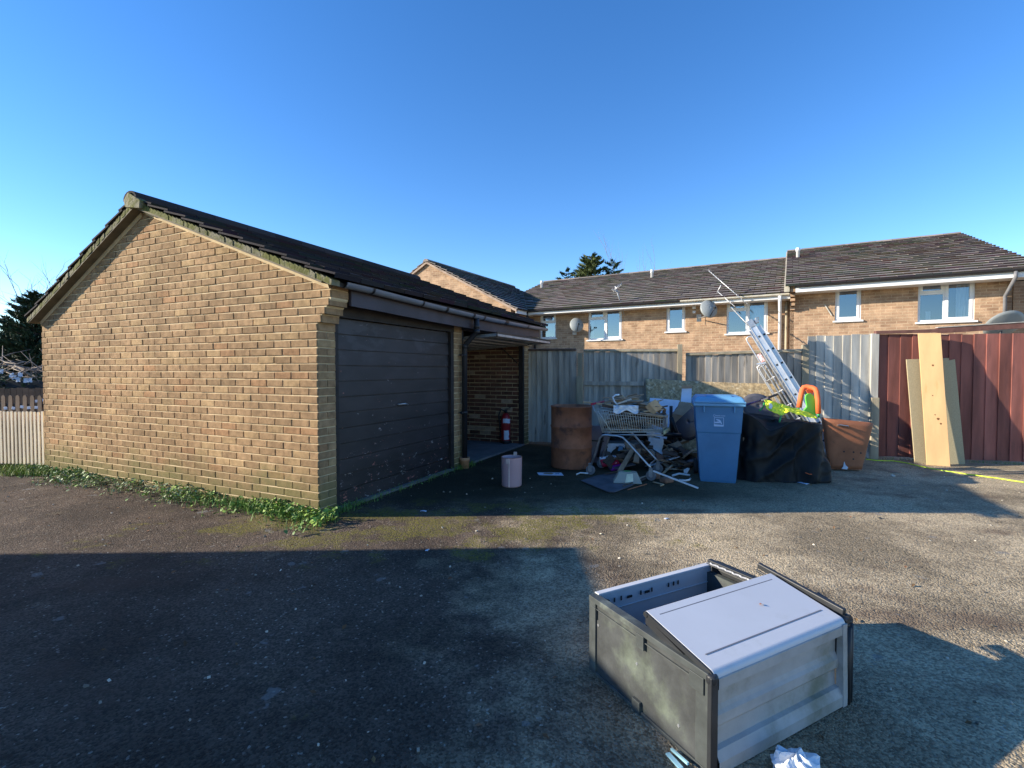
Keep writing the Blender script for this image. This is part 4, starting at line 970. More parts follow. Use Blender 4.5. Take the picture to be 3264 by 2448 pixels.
# garage block behind the photographer, which throws the shadow over the near yard
SX = -6.0; y_ = 3.74; hgt = (0.55-SX)*math.tan(R(SUN_EL))
t = thing('garage', 'flat-roofed brick garage block left of the yard, outside the photograph, shading the near asphalt', 'garage', (SX, y_-.235, 0), R(SUN_AZ))
q = MB(); q.bb(-5, 0, -9, 0, 0, hgt-.12); q.build('wall', M['house_brick'], t); q = MB(); q.bb(-5.1, .0, -9.1, .02, hgt-.12, hgt+.0); q.build('roof', M['garage_tile'], t)
# ------------------------------------------------------------------ STORAGE BOX (foreground)
BO = Vector((.667, 1.623, 0)); BA = R(27.7)
bx = thing('storage_box', 'broken grey and charcoal resin storage box lying open in the foreground', 'storage box', tuple(BO), BA)
Wd, Dp, Ht = .78, .657, .345
def framed(mb, face, L, H, th):
    pass
# left panel, algae stained
q = MB(); q.bb(-.002, .022, .03, Dp-.03, .012, Ht-.012); q.build('side_panel', M['algae'], bx, bevel=.003)
q = MB()
q.bb(-.012, .03, -.004, Dp, Ht-.022, Ht+.002); q.bb(-.010, .026, 0.0, Dp, -.001, .014)
q.bb(-.010, .026, Dp-.045, Dp, .014, Ht-.022); q.bb(-.008, .024, -.004, .05, .014, Ht-.022)
q.bb(-.016, .0, .30, .345, Ht-.075, Ht-.02); q.bb(-.016, .0, .32, .365, -.0, .05); q.bb(-.014, .0, .012, .075, Ht-.08, Ht-.022); q.bb(-.014, 0, Dp-.05, Dp-.02, Ht-.09, Ht-.04)
q.bb(-.0105, .0, .06, Dp-.05, Ht-.046, Ht-.043)
q.build('side_frame', mat('stained_frame', (.06, .068, .066), .55, var=.3, vs=8, col2=(.14, .16, .13), c2=(.5, .7), c2s=4, bump=.1), bx, bevel=.004)
q = MB(); q.bb(-.014, .020, -.022, -.004, .0, Ht-.004); q.lathe([(.018, Ht-.03), (.02, Ht-.02), (.02, Ht-.004), (.014, Ht+.002)], 16, (.004, -.008, 0)); q.build('corner_strip', M['box_black'], bx, bevel=.003)
q = MB()
for y in (.10, .58): q.lathe([(.006, 0), (.005, .003)], 10, (0, 0, 0))
q.v = []; q.f = []; q.t = []; q.sm = []
for (y, z) in ((.60, .23), (.13, .08), (.35, .19)):
    q.tube([(-.004, y, z), (-.001, y, z)], .006, 8)
q.build('screw', M['steel'], bx)
# front ribbed panel : profile in (y, z) extruded along x, recess closed by end stiles
prof = [(-.012, 0), (-.028, .004), (-.028, .045), (-.012, .075), (.004, .080), (.006, .138), (.002, .146), (-.008, .158), (-.008, .192), (.0, .203), (.006, .218), (.006, .284), (-.014, .289), (-.022, .295), (-.022, .330), (-.012, .336)]
q = MB(); m_ = len(prof)
def fr_(u, v):
    i = v*(m_-1); k = int(round(i)); return (.022+(.750-.022)*u, prof[k][0], prof[k][1])
q.grid(fr_, 2, m_, sm=False); q.bb(.022, .752, .012, .024, .0, .336)
q.prism([(.750, -.030, 0), (.750, -.030, .045), (.750, -.024, .30), (.750, -.024, .336), (.750, .0, .336), (.750, .0, 0)], (.030, 0, 0))
q.build('front_panel', M['box_front'], bx)
# back panel: pale inner face with slots
q = MB(); q.bb(.03, .765, Dp-.02, Dp, 0, Ht); q.bb(.03, .765, Dp-.026, Dp-.02, .262, .266); q.bb(.03, .765, Dp-.026, Dp-.02, .14, .146); q.bb(.025, .77, Dp-.024, Dp+.006, Ht-.006, Ht+.006)
bp = q.build('back_panel', M['box_grey'], bx, bevel=.002)
q = MB()
for i, x in enumerate((.11, .15, .27, .34, .45, .485, .515)): q.bb(x, x+.008, Dp-.028, Dp-.0255, .296, .316)
for x in (.19, .30): q.bb(x, x+.028, Dp-.030, Dp-.0255, .298, .308)
q.prism([(.06, Dp-.026, .285), (.085, Dp-.026, .312), (.06, Dp-.026, .325)], (0, -.004, 0)); q.build('slot', M['box_black'], bp)
q = MB(); q.bb(.03, .77, .02, Dp-.03, .004, .02); q.bb(.06, .70, .08, .28, .021, .05); q.beam((.1, .3, .05), (.62, .56, .10), .22, .015); q.build('base_panel', M['box_black'], bx)
# right side: three dark panels stacked together
for i, (x0, x1, h, y0, y1) in enumerate(((.783, .803, Ht+.004, -.024, Dp), (.809, .829, Ht+.010, -.018, Dp-.01), (.835, .856, Ht-.012, -.010, .50))):
    q = MB(); q.bb(x0, x1, y0, y1, .0, h-.02); q.build('side_panel', M['box_black'], bx, bevel=.003)
    q = MB(); q.tube([(.5*(x0+x1), y0+.004, h-.010), (.5*(x0+x1), y1, h-.010)], .012, 10)
    if i < 2: q.tube([(.5*(x0+x1), y0+.002, .0), (.5*(x0+x1), y0+.002, h-.03)], .0115, 10)
    q.build('panel_rail', M['box_black'], bx)
q = MB(); zt = Ht+.012; y = .14
q.beam((.752, .14, zt-.008), (.752, Dp+.0, zt-.008), .010, .006); q.beam((.778, .10, zt), (.778, Dp+.005, zt), .030, .020)
q.build('truss_rail', M['box_black'], bx, bevel=.002)
q = MB(); k = 0; y = .16; a = .7525; b_ = .766
while y < Dp-.03: q.beam((a if k % 2 else b_, y, zt-.004), (b_ if k % 2 else a, y+.022, zt-.004), .004, .010); y += .022; k += 1
q.build('truss_web', M['box_grey'], bx)
q = MB(); q.bb(.735, .765, .10, Dp-.02, .02, Ht-.03); q.build('inner_stained_panel', M['algae'], bx)
# fold-up rail sticking above the right side
q = MB(); q.beam((.805, -.0, Ht+.022), (.815, .40, Ht+.075), .022, .026); q.beam((.785, .05, Ht+.014), (.795, .40, Ht+.055), .012, .010); q.prism([(.80, .02, Ht+.01), (.80, .14, Ht+.04), (.80, .16, Ht+.012)], (.06, 0, 0)); q.build('folded_rail', M['box_black'], bx, bevel=.004)
# lid
lid_n = 26
lp = []
for i in range(9):
    a = math.pi*(1+i/16); lp.append((-.012+.0+.028*math.cos(a)+.006, Ht-.008+.028*math.sin(a)*-1*0))
pts = []
rr = .026; cy, cz = .008, Ht-.014
sl_ang = math.atan2(.058, .285)
for i in range(10):
    a = math.pi*1.06-(math.pi*.5)*(i/9)*1.02
    pts.append((cy+rr*math.cos(a), cz+rr*math.sin(a)))
top = (cy-rr*math.sin(sl_ang)*.2, cz+rr)
end = (.31, cz+rr+.315*math.tan(sl_ang)); pts = pts+[(.05, cz+rr+.042*math.tan(sl_ang)+.001)]
def grooved(y0, z0, y1, z1):
    return []
endp = [end, (end[0]+.008, end[1]-.006), (end[0]+.006, end[1]-.017), (end[0]-.004, end[1]-.020)]
low = [(.04, cz+rr-.018+.03*math.tan(sl_ang)), (cy-.012, cz+.004), (cy-rr+.006, cz-.006)]
out = pts+endp+low
q = MB(); q.prism([(0.008, y, z) for y, z in out][::-1], (Wd-.012, 0, 0)); lid = q.build('lid', M['box_grey'], bx, bevel=.0015)
q = MB(); up_ = Vector((0, math.cos(sl_ang), math.sin(sl_ang)))
for yy in (.055, .275):
    z_ = cz+rr+(yy-.008)*math.tan(sl_ang)+.0008
    q.poly([(.045, yy-.0024, z_+.0012), (Wd-.045, yy-.0024, z_+.0012), (Wd-.045, yy+.0024, z_+.0022), (.045, yy+.0024, z_+.0022)])
q.build('lid_groove', M['grey_plastic'], lid)
q = MB(); q.prism([(0.0, y, z-.001) for y, z in out][::-1], (.0075, 0, 0)); q.prism([(.004, .0, Ht-.03), (.004, .31, end[1]-.02), (.004, .31, end[1]-.05), (.004, .02, Ht-.05)], (.012, 0, 0)); q.tube([(-.003, .305, end[1]-.012), (.02, .305, end[1]-.012)], .010, 12); q.build('lid_edge', M['box_black'], lid)
q = MB(); q.prism([(.045, .10, .02), (.045, .28, .02), (.045, .30, end[1]-.022), (.045, .285, end[1]-.022)], (.02, 0, 0)); q.prism([(.70, .10, .02), (.70, .28, .02), (.70, .30, end[1]-.022), (.70, .285, end[1]-.022)], (.02, 0, 0)); q.build('lid_prop', M['box_black'], bx)
q = MB(); q.poly([(.52, .19, 0), (.54, .185, .003), (.548, .192, .001), (.53, .2, .004)]); 
t = thing('dead_leaf', 'small orange-brown dead leaf lying on the pale box lid', 'leaf', tuple(BO+Matrix.Rotation(BA, 3, 'Z') @ Vector((.50, .17, Ht+.05))), .3)
q = MB(); q.grid(lambda u, v: (u*.02, (v-.5)*.012*math.sin(math.pi*(.1+.85*u)), .003*math.sin(5*u)+.001), 6, 4); q.build('leaf_blade', M['rust_orange'], t)
# bottom edge bits
a = G(2128, 2405, .004); b_ = G(2172, 2450, .02); t = thing('light_blue_strap', 'pale blue plastic strip lying against the foot of the storage box', 'strip', tuple(a))
q = MB(); q.beam((0, 0, .004), b_-a+Vector((0, 0, .0)), .016, .006); q.beam((.02, .02, .004), b_-a+Vector((.03, .02, 0)), .008, .008); q.build('strip_body', mat('pale_blue', (.35, .62, .68), .4), t)
c = G(2535, 2470); t = thing('white_bag', 'crumpled white plastic bag at the bottom edge beside the storage box', 'bag', (c.x, c.y, 0))
q = MB(); q.grid(lambda u, v: (lambda a, b2: Vector((.075*math.cos(a)*math.sin(b2), .06*math.sin(a)*math.sin(b2), .03+.04*math.cos(b2)))*(1+.35*mn.noise(Vector((math.cos(a)*2.2, math.sin(a)*2.2, b2*2)))))(2*math.pi*u, math.pi*v), 36, 18, closed=True, sm=False); q.build('bag_skin', M['white_pl'], t)
# ------------------------------------------------------------------ PINK BIN, LEAFLET
c = G(1631, 1556); c.y += .13; c.z = 0
t = thing('pink_bin', 'faded pink enamel bin with chipped rim standing alone before the open bay', 'bin', tuple(c), R(-20))
rb_ = .128; hb = .345
q = MB(); q.lathe([(rb_-.012, 0), (rb_-.004, .006), (rb_, .02), (rb_+.004, hb-.01), (rb_+.006, hb), (rb_-.002, hb), (rb_-.006, hb-.02), (rb_-.014, .012), (.01, .011)], 40, sx=.92); q.build('bin_body', M['pink'], t)
q = MB(); q.bb(.005, .02, -rb_-.006, -rb_+.006, .01, hb); q.box((0, -rb_-.002, hb-.035), (.045, .02, .055)); q.box((0, rb_, hb+.012), (.04, .018, .05)); q.build('handle_lug', mat('cream_pink', (.66, .5, .44), .5), t, bevel=.003)
q = MB(); q.lathe([(rb_+.005, hb-.004), (rb_+.007, hb+.001), (rb_-.003, hb+.001)], 40, sx=.92)
q.f = q.f[:-2]; q.t = q.t[:-2]; q.sm = q.sm[:-2]; q.build('rim', M['rust_orange'], t)
q = MB(); q.lathe([(rb_-.008, hb-.10), (.01, hb-.11)], 30, sx=.9); q.build('contents', M['ground'] if 0 else M['bark'], t)
c = G(1758, 1514); t = thing('leaflet', 'white and blue leaflet lying flat on the dark ground', 'leaflet', tuple(c), R(-4))
q = MB(); q.prism([(-.165, -.05, .006), (.155, -.055, .006), (.13, .09, .012), (-.19, .085, .01)], (0, 0, .003)); q.build('sheet', M['paper'], t)
q = MB(); q.prism([(-.11, .0, .0135), (.0, -.02, .012), (.03, .03, .0138), (.0, .062, .0145), (-.09, .055, .0145)], (0, 0, .0015)); q.build('printed_picture', M['card'], t)
q = MB(); q.beam((.05, .0, .0135), (.10, .05, .0155), .012, .002); q.beam((.05, .045, .0145), (.10, .01, .0135), .008, .002); q.build('printed_mark', M['blue_bin'], t)
# ------------------------------------------------------------------ RUSTY DRUM
c = G(1829, 1499); c.y += .29; c.z = 0
t = thing('oil_drum', 'rusty brown steel drum open at the top between fence and trolley', 'drum', tuple(c), R(20))
r0 = .287; prof = [(r0-.02, .0), (r0, .004), (r0, .02)]
for zz in (.29, .58):
    prof += [(r0, zz-.022), (r0+.010, zz-.008), (r0+.010, zz+.008), (r0, zz+.022)]
prof += [(r0, .845), (r0+.008, .85), (r0+.008, .868), (r0-.002, .87), (r0-.006, .84), (r0-.008, .05), (.02, .04)]
q = MB(); q.lathe(prof, 48); q.build('drum_shell', M['rust'], t)
# ------------------------------------------------------------------ WHEELIE BIN
fl_ = G(2236, 1534); fr_2 = G(2341, 1541); e = (fr_2-fl_).normalized(); ang = math.atan2(e.y, e.x)
t = thing('wheelie_bin', 'blue wheelie bin with pale council logo and flat lid', 'wheelie bin', tuple((fl_+fr_2)/2), ang)
w0, w1 = .205, .262; H_ = .96
q = MB()
lev = [(0, .195, .0, .44), (.03, .203, -.006, .45), (.60, .243, -.035, .53), (.62, .250, -.042, .54), (.93, .268, -.055, .60), (.96, .268, -.055, .60)]
for i in range(len(lev)-1):
    za, wa, ya, yb = lev[i]; zb, wb, yc, yd = lev[i+1]
    q.poly([(-wa, ya, za), (wa, ya, za), (wb, yc, zb), (-wb, yc, zb)]); q.poly([(wa, yb, za), (-wa, yb, za), (-wb, yd, zb), (wb, yd, zb)])
    q.poly([(wa, ya, za), (wa, yb, za), (wb, yd, zb), (wb, yc, zb)]); q.poly([(-wa, yb, za), (-wa, ya, za), (-wb, yc, zb), (-wb, yd, zb)])
q.poly([(-.195, 0, 0), (-.195, .44, 0), (.195, .44, 0), (.195, 0, 0)])
bd = q.build('bin_body', M['blue_bin'], t)
q = MB(); q.bb(-.292, .292, -.085, .64, .935, .975)
for x in (-.17, .17): q.bb(x-.008, x+.008, -.083, -.045, .86, .934)
q.build('bin_rim', M['blue_lid'], bd, bevel=.008, bsegs=3)
q = MB()
def lidp(u, v):
    e = min(u, 1-u, v*1.25, (1-v)*1.1)
    return (-.283+.566*u, -.093+.733*v, .990+.060*min(1, max(0, e)/.07)**.6+(.014 if (.24 < u < .76 and .1 < v < .55) else 0))
q.grid(lidp, 81, 50); q.bb(-.290, .290, -.10, .648, .978, .994); q.build('bin_lid', M['blue_lid'], t)
q = MB(); q.tube([(-.24, .68, .96), (.24, .68, .96)], .016, 10); q.bb(-.22, -.19, .62, .68, .93, .98); q.bb(.19, .22, .62, .68, .93, .98); q.build('bin_handle', M['blue_bin'], t)
for x in (-.235, .235):
    q = MB(); q.tube([(x-.025, .50, .10), (x+.025, .50, .10)], .10, 24); q.build('wheel', M['rubber'], t)
# printed emblem (on the sloping front face)
def on_front(x, z): 
    return Vector((x, -.0445-(z-.62)*(.013/.31)-.0015, z))
def inked(mb, pts): mb.poly([on_front(x, z) for x, z in pts])
q = MB(); cx_, cz_ = .0, .745; a = .052
def seg_(x0, z0, x1, z1, w_):
    d = Vector((x1-x0, z1-z0)); n = Vector((-d.y, d.x)).normalized()*w_/2; inked(q, [(x0-n.x, z0-n.y), (x1-n.x, z1-n.y), (x1+n.x, z1+n.y), (x0+n.x, z0+n.y)])
for l in ((-a, -a, a, -a), (a, -a, a, a), (a, a, -a, a), (-a, a, -a, -a)): seg_(l[0]+cx_, l[1]+cz_, l[2]+cx_, l[3]+cz_, .006)
inked(q, [(-.035+cx_, .026+cz_), (-.024+cx_, .034+cz_), (-.008+cx_, .033+cz_), (.014+cx_, .024+cz_), (.024+cx_, .006+cz_), (.036+cx_, -.022+cz_), (.026+cx_, -.026+cz_), (.012+cx_, -.004+cz_), (-.008+cx_, .012+cz_), (-.022+cx_, .020+cz_)])
inked(q, [(-.047+cx_, -.016+cz_), (.014+cx_, -.014+cz_), (.008+cx_, .002+cz_), (-.016+cx_, .006+cz_), (-.036+cx_, -.001+cz_), (-.047+cx_, .006+cz_)])
inked(q, [(-.049+cx_, -.049+cz_), (.049+cx_, -.051+cz_), (.049+cx_, -.034+cz_), (-.049+cx_, -.030+cz_)])
n_ = 14
for i in range(n_): 
    b0, b1 = 2*math.pi*i/n_, 2*math.pi*(i+1)/n_; c0 = (-.052, .822)
    inked(q, [(c0[0]+.008*math.cos(b0), c0[1]+.011*math.sin(b0)), (c0[0]+.012*math.cos(b0), c0[1]+.015*math.sin(b0)), (c0[0]+.012*math.cos(b1), c0[1]+.015*math.sin(b1)), (c0[0]+.008*math.cos(b1), c0[1]+.011*math.sin(b1))])
x = -.036
for wd_ in (.006, .007, .006, .007, .006, .007, 0, .006, .006, 0, .008, .006, .006, .006):
    if wd_: inked(q, [(x, .815), (x+wd_, .815), (x+wd_, .8265 if wd_ > .0065 else .824), (x, .824)])
    x += wd_+.0016 if wd_ else .005
q.build('printed_logo', M['white_print'], t)
# ------------------------------------------------------------------ BLACK SHEETING over a heap
cL, cR = G(2362, 1530), G(2636, 1540)
mid = (cL+cR)/2; mid.y += .26; e = (cR-cL).normalized()
t = thing('black_cover', 'black plastic sheeting draped over a bulky load right of the blue bin', 'cover', tuple(mid), math.atan2(e.y, e.x))
def cover(u, v):
    a = 2*math.pi*u; hx, hy = .56, .27
    ca, sa = math.cos(a), math.sin(a); k = (abs(ca)**3.2+abs(sa)**3.2)**(-1/3.2)
    X, Y = hx*k*ca, hy*k*sa
    if v < .28:
        f = v/.28; x, y = X*f, Y*f; side = 0
    else:
        f = 1; side = (v-.28)/.72; x, y = X, Y
    zt_ = .775+.04*mn.noise(Vector((x*3, y*3, 1)))-.12*x-.16*math.exp(-((x+.10)/.17)**2)*math.exp(-((y+.27)/.28)**2)
    z = zt_*(1-side**1.1)
    nx_, ny_ = ca, sa
    fold = (mn.noise(Vector((X*5.5+.4*side, Y*5.5+side*.9, side*1.1)))*.075+mn.noise(Vector((X*12, Y*12, 5+side*1.6)))*.035+abs(mn.noise(Vector((X*7+side*2.2, Y*7, side*2))))*.05)*min(1, side*2.5+.06)
    rd_ = (1-abs(mn.noise(Vector((X*3.2+side*1.2, Y*3.2, side*1.6+4))))*2.2); fold += .050*max(0, rd_)**2*min(1, side*3)-.02
    rd2 = (1-abs(mn.noise(Vector((X*6-side*2.5, Y*6, side*2.5+9))))*2.4); fold += .010*max(0, rd2)**2*min(1, side*3)
    fold += .05*side-.05*math.sin(math.pi*min(side*1.2, 1))*.6
    return (x+nx_*fold, y+ny_*fold, max(z+.015*mn.noise(Vector((x*9, y*9, side*3))), .004+.006*abs(mn.noise(Vector((a*9, 0, 0))))))
q = MB(); q.grid(cover, 220, 64, closed=True); q.build('sheeting', M['tarp'], t)
q = MB(); q.bb(-.40, .40, -.16, .16, .0, .52); q.build('covered_load', M['card'], t)
q = MB(); q.tube([(.25, -.36, .14), (.285, -.365, .125), (.325, -.355, .12)], .004, 5); q.build('orange_cord', M['orange_foam'], t)
# ------------------------------------------------------------------ RUSTY TAPERED TUB
c = G(2704, 1502); c.y += .07; c.z = 0
t = thing('rusty_tub', 'orange-brown tapered shallow steel tub with a chrome handle and drilled holes', 'tub', tuple(c), R(-8))
def tub(u, v):
    a = -math.pi+2*math.pi*u; hx = .205+(.315-.205)*v; hy = .05+.03*v; k = (abs(math.cos(a))**4+abs(math.sin(a))**4)**-.25
    return (hx*k*math.cos(a)+.015*v, hy*k*math.sin(a), .02+.70*v-.035*v*(1+math.cos(a)))
q = MB(); q.grid(tub, 64, 12, closed=True); q.build('tub_shell', M['rust_orange'], t, solid=.006)
q = MB(); q.bb(-.19, .19, -.045, .045, .02, .03); q.build('tub_base', M['rust'], t)
q = MB()
for (x, z) in ((-.045, .265), (.075, .26), (.165, .25), (.075, .165)):
    k = z/.72; y = -(.05+.03*k)-.003; q.tube([(x, y, z), (x, y+.004, z)], .011, 10)
q.build('hole', M['room'], t)
q = MB(); q.tube([(-.14, -.075, .62), (-.13, -.115, .635), (-.03, -.12, .62), (-.0, -.08, .605)], .007, 8); q.tube([(-.14, -.07, .62), (-.12, -.09, .625)], .012, 8); q.build('tub_handle', M['chrome'], t)
q = MB(); q.prism([(-.07, -.056, .03), (.0, -.056, .02), (.01, -.057, .05), (-.02, -.058, .08), (-.04, -.059, .13), (-.05, -.058, .06)], (0, -.004, 0)); q.build('pale_flake', M['paper'], t)
# ------------------------------------------------------------------ LADDERS
LT = PY(2389, 1018, 7.72); 
def lad_frame(label, top_px, bot_px, Yt, Yb, width, m, name='ladder'):
    return
Tt = PY(2388, 1022, 7.75); Bb = G(2672, 1500); Bb.y = 7.05; Bb.x = (2672-1632)/FP*7.1; Bb.z = 0
t = thing('ladder', 'wide aluminium extension ladder leaning sideways against the grey fence', 'ladder', tuple(Bb))
ld = (Tt-Bb); LL = ld.length; ld.normalize()
dep = Vector((.35, .94, 0)); dep = (dep-ld*dep.dot(ld)).normalized()        # rung direction
wdir = ld.cross(dep).normalized()
if wdir.x > 0: wdir = -wdir                                               # towards the left of the photo
def lad(par, o_, L0, L1, width, sw, st, rungs, m):
    for s_ in (0, 1):
        q = MB(); a = o_+dep*width*s_+ld*L0; b2 = o_+dep*width*s_+ld*L1; q.beam(a, b2, sw, st, up=dep)
        k = q.build('stile', m, par, bevel=.002)
        # open channel look: lip rails
        q = MB()
        for sg in (-1, 1): q.beam(a+wdir*sg*(sw/2-.004)-dep*(st/2+.006), b2+wdir*sg*(sw/2-.004)-dep*(st/2+.006), .008, .012, up=dep)
        q.build('stile_lip', m, k)
        if s_ == 0:
            for r_ in rungs: q = MB(); c = o_+ld*r_-dep*(st/2+.0015); q.box(c, (.030, .030, .003), Matrix((wdir, ld, dep)).transposed()); q.build('rung_end', M['room'], k)
    for r_ in rungs:
        q = MB(); q.beam(o_+ld*r_, o_+ld*r_+dep*width, .036, .034, up=ld); q.build('rung', m, par)
rg_ = [LL-.30-.255*i*1.0 for i in range(9)]
lad(t, Vector((0, 0, 0)), .05, LL-.10, .36, .088, .040, rg_, M['aluminium'])
lad(t, -wdir*.080+dep*.03, .05, LL-.14, .32, .060, .036, rg_, M['aluminium'])
q = MB(); c = ld*(LL-.06); q.box(c+dep*.0, (.095, .12, .06), Matrix((wdir, ld, dep)).transposed()); q.box(c-wdir*.085+dep*.01, (.055, .07, .05), Matrix((wdir, ld, dep)).transposed()); q.build('end_bracket', M['steel'], t, bevel=.004)
q = MB(); q.tube([c-wdir*.07+ld*.02, c-wdir*.10+ld*.05, c-wdir*.14+ld*.04, c-wdir*.12-ld*.0], .007, 6); q.build('latch_hook', M['steel'], t)
# oval label
lc = ld*(LL-1.66)-dep*.0155; q = MB(); q.poly([lc+wdir*.024*math.cos(a)+ld*.13*math.sin(a) for a in [2*math.pi*i/24 for i in range(24)]]); lb_ = q.build('oval_label', M['white_pvc'], t)
cu = bpy.data.curves.new('label_text', 'FONT'); cu.body = 'WERNER'; cu.size = .046; cu.align_x = 'CENTER'; cu.align_y = 'CENTER'; cu.extrude = .0004
cu.materials.append(M['black_plastic']); to_ = bpy.data.objects.new('lt', cu); tm = bpy.data.meshes.new_from_object(to_); bpy.data.objects.remove(to_); to = bpy.data.objects.new('label_text', tm); C.objects.link(to); to.parent = lb_
to.matrix_local = Matrix.Translation(lc-dep*.0015) @ Matrix((-ld, -wdir, -dep)).transposed().to_4x4()
to.scale = (1, .8, 1)
# narrower looped ladder section with roof hooks at its left
t = thing('roof_ladder', 'thin tubular ladder frame with rounded ends hanging beside the wide ladder', 'ladder', tuple(Bb))
o1 = wdir*.135+dep*.02
q = MB()
def loopframe(o_, L0, L1, w_, r):
    pts = [o_+ld*L0, o_+ld*(L1-.05), o_+ld*(L1-.012)+wdir*.012, o_+ld*L1+wdir*.05, o_+ld*(L1-.012)+wdir*(w_-.012), o_+ld*(L1-.05)+wdir*w_, o_+ld*L0+wdir*w_]
    q.tube(pts, r, 8)
loopframe(o1-wdir*.055, .1, LL-.22, .10, .010)
loopframe(o1-wdir*.020+dep*.16, .1, LL-.68, .13, .010); loopframe(o1-wdir*.04+dep*.28, .1, LL-.70, .12, .009)
q.build('tube_frame', M['aluminium'], t)
q = MB()
for s_ in (.72, .95, 1.18, 1.42, 1.66): q.tube([o1+ld*(LL-s_)-wdir*.03, o1+ld*(LL-s_)+wdir*.10+dep*.2], .009, 6)
q.beam(o1+ld*(LL-.70)-wdir*.02, o1+ld*(LL-.66)+wdir*.10, .02, .03, up=dep)
q.build('cross_tube', M['aluminium'], t)
q = MB(); q.box(o1+ld*(LL-.60)+wdir*.0, (.06, .14, .004), Matrix((wdir, ld, dep)).transposed()); q.build('warning_sticker', mat('faded_pink_label', (.75, .6, .58), .6, col2=(.6, .25, .22), c2=(.5, .55), c2s=40), t)
# ------------------------------------------------------------------ TOY SEAT with orange foam, on the cover
o_ = PY(2575, 1328, 6.35)
t = thing('toy_swing_seat', 'folded childs seat with orange foam arch, lime back and yellow fabric on the cover', 'toy seat', tuple(o_))
def tp(px, py, Y): return PY(px, py, Y)-o_
q = MB(); pts = [tp(2547, 1299, 6.45), tp(2552, 1268, 6.45), tp(2557, 1243, 6.45), tp(2562, 1235, 6.45), tp(2571, 1233, 6.44), tp(2590, 1236, 6.39), tp(2599, 1240, 6.36), tp(2603, 1249, 6.34), tp(2607, 1275, 6.33), tp(2609, 1318, 6.32)]
q.tube(pts, .032, 14); q.build('foam_arch', M['orange_foam'], t)
q = MB(); q.tube([tp(2546, 1299, 6.45), tp(2543, 1312, 6.45)], .012, 8); q.tube([tp(2609, 1317, 6.32), tp(2610, 1331, 6.32)], .016, 8); q.tube([tp(2436, 1284, 6.3), tp(2434, 1296, 6.28), tp(2422, 1308, 6.2)], .011, 8); q.tube([tp(2490, 1325, 6.1), tp(2484, 1345, 6.05)], .011, 8); q.build('frame_tube', M['green_tube'], t)
q = MB(); ou = [(2569, 1259), (2576, 1254), (2586, 1255), (2596, 1262), (2601, 1275), (2601, 1292), (2604, 1322), (2590, 1330), (2576, 1315), (2562, 1308), (2572, 1296), (2569, 1280), (2567, 1268)]
q.prism([tp(x, y, 6.37) for x, y in ou], (0, .02, 0)); q.build('seat_back', M['lime'], t, bevel=.006)
q = MB(); q.prism([tp(x, y, 6.40) for x, y in ((2569, 1244), (2582, 1238), (2593, 1247), (2589, 1258), (2586, 1250), (2577, 1256))], (0, .012, 0)); q.build('strap', M['orange_foam'], t)
q = MB()
TLs = [(2438, 1274), (2470, 1281), (2500, 1291), (2540, 1303), (2575, 1314), (2606, 1331)]
BLs = [(2442, 1302), (2466, 1316), (2492, 1325), (2514, 1312), (2560, 1326), (2602, 1336)]
def lerp_(L, u):
    i = min(int(u*(len(L)-1)), len(L)-2); f = u*(len(L)-1)-i; return (L[i][0]*(1-f)+L[i+1][0]*f, L[i][1]*(1-f)+L[i+1][1]*f)
def fab(u, v):
    a, b2 = lerp_(TLs, u), lerp_(BLs, u); px, py = a[0]*(1-v)+b2[0]*v, a[1]*(1-v)+b2[1]*v
    return tp(px+5*mn.noise(Vector((u*9, v*5, 2))), py+2*mn.noise(Vector((u*9, v*4, 7))), 6.30-.12*v+.035*mn.noise(Vector((u*11, v*4, 0)))+.015*mn.noise(Vector((u*24, v*7, 4))))
q.grid(fab, 80, 16, sm=True); q.build('fabric_cover', M['hiviz'], t, solid=.004)
q = MB(); q.grid(lambda u, v: fab(.07+.07*u, .25+.6*v)+Vector((0, -.012, 0)), 8, 8); q.build('care_label', M['white_pvc'], t)
# purple pole and black tool resting on the load
a, b2 = PY(2366, 1294, 6.35), PY(2428, 1275, 6.6); t = thing('purple_pole', 'purple tube with a black grip resting behind the blue bin', 'pole', tuple(a))
q = MB(); q.tube([(0, 0, 0), b2-a], .013, 10); q.build('pole_tube', M['purple'], t); c2 = PY(2476, 1258, 6.8)
q = MB(); q.tube([b2-a, (b2-a).lerp(c2-a, .3), c2-a], [.022, .018, .016], 8); q.build('grip', M['black_plastic'], t); q = MB(); q.beam(PY(2428, 1276, 6.5)-a, PY(2448, 1268, 6.55)-a, .01, .02); q.build('clip', M['steel'], t)
c = PY(2418, 1296, 6.62); t = thing('grey_drum_lid', 'dull grey round lid leaning behind the black cover', 'lid', tuple(c), 0)
q = MB(); rx = Matrix.Rotation(R(58), 3, 'X'); 
q.grid(lambda u, v: rx @ Vector((.23*v*math.cos(2*math.pi*u), .20*v*math.sin(2*math.pi*u), .02*(1-v*v))), 36, 5); q.build('disc', M['slate'], t, solid=.006)
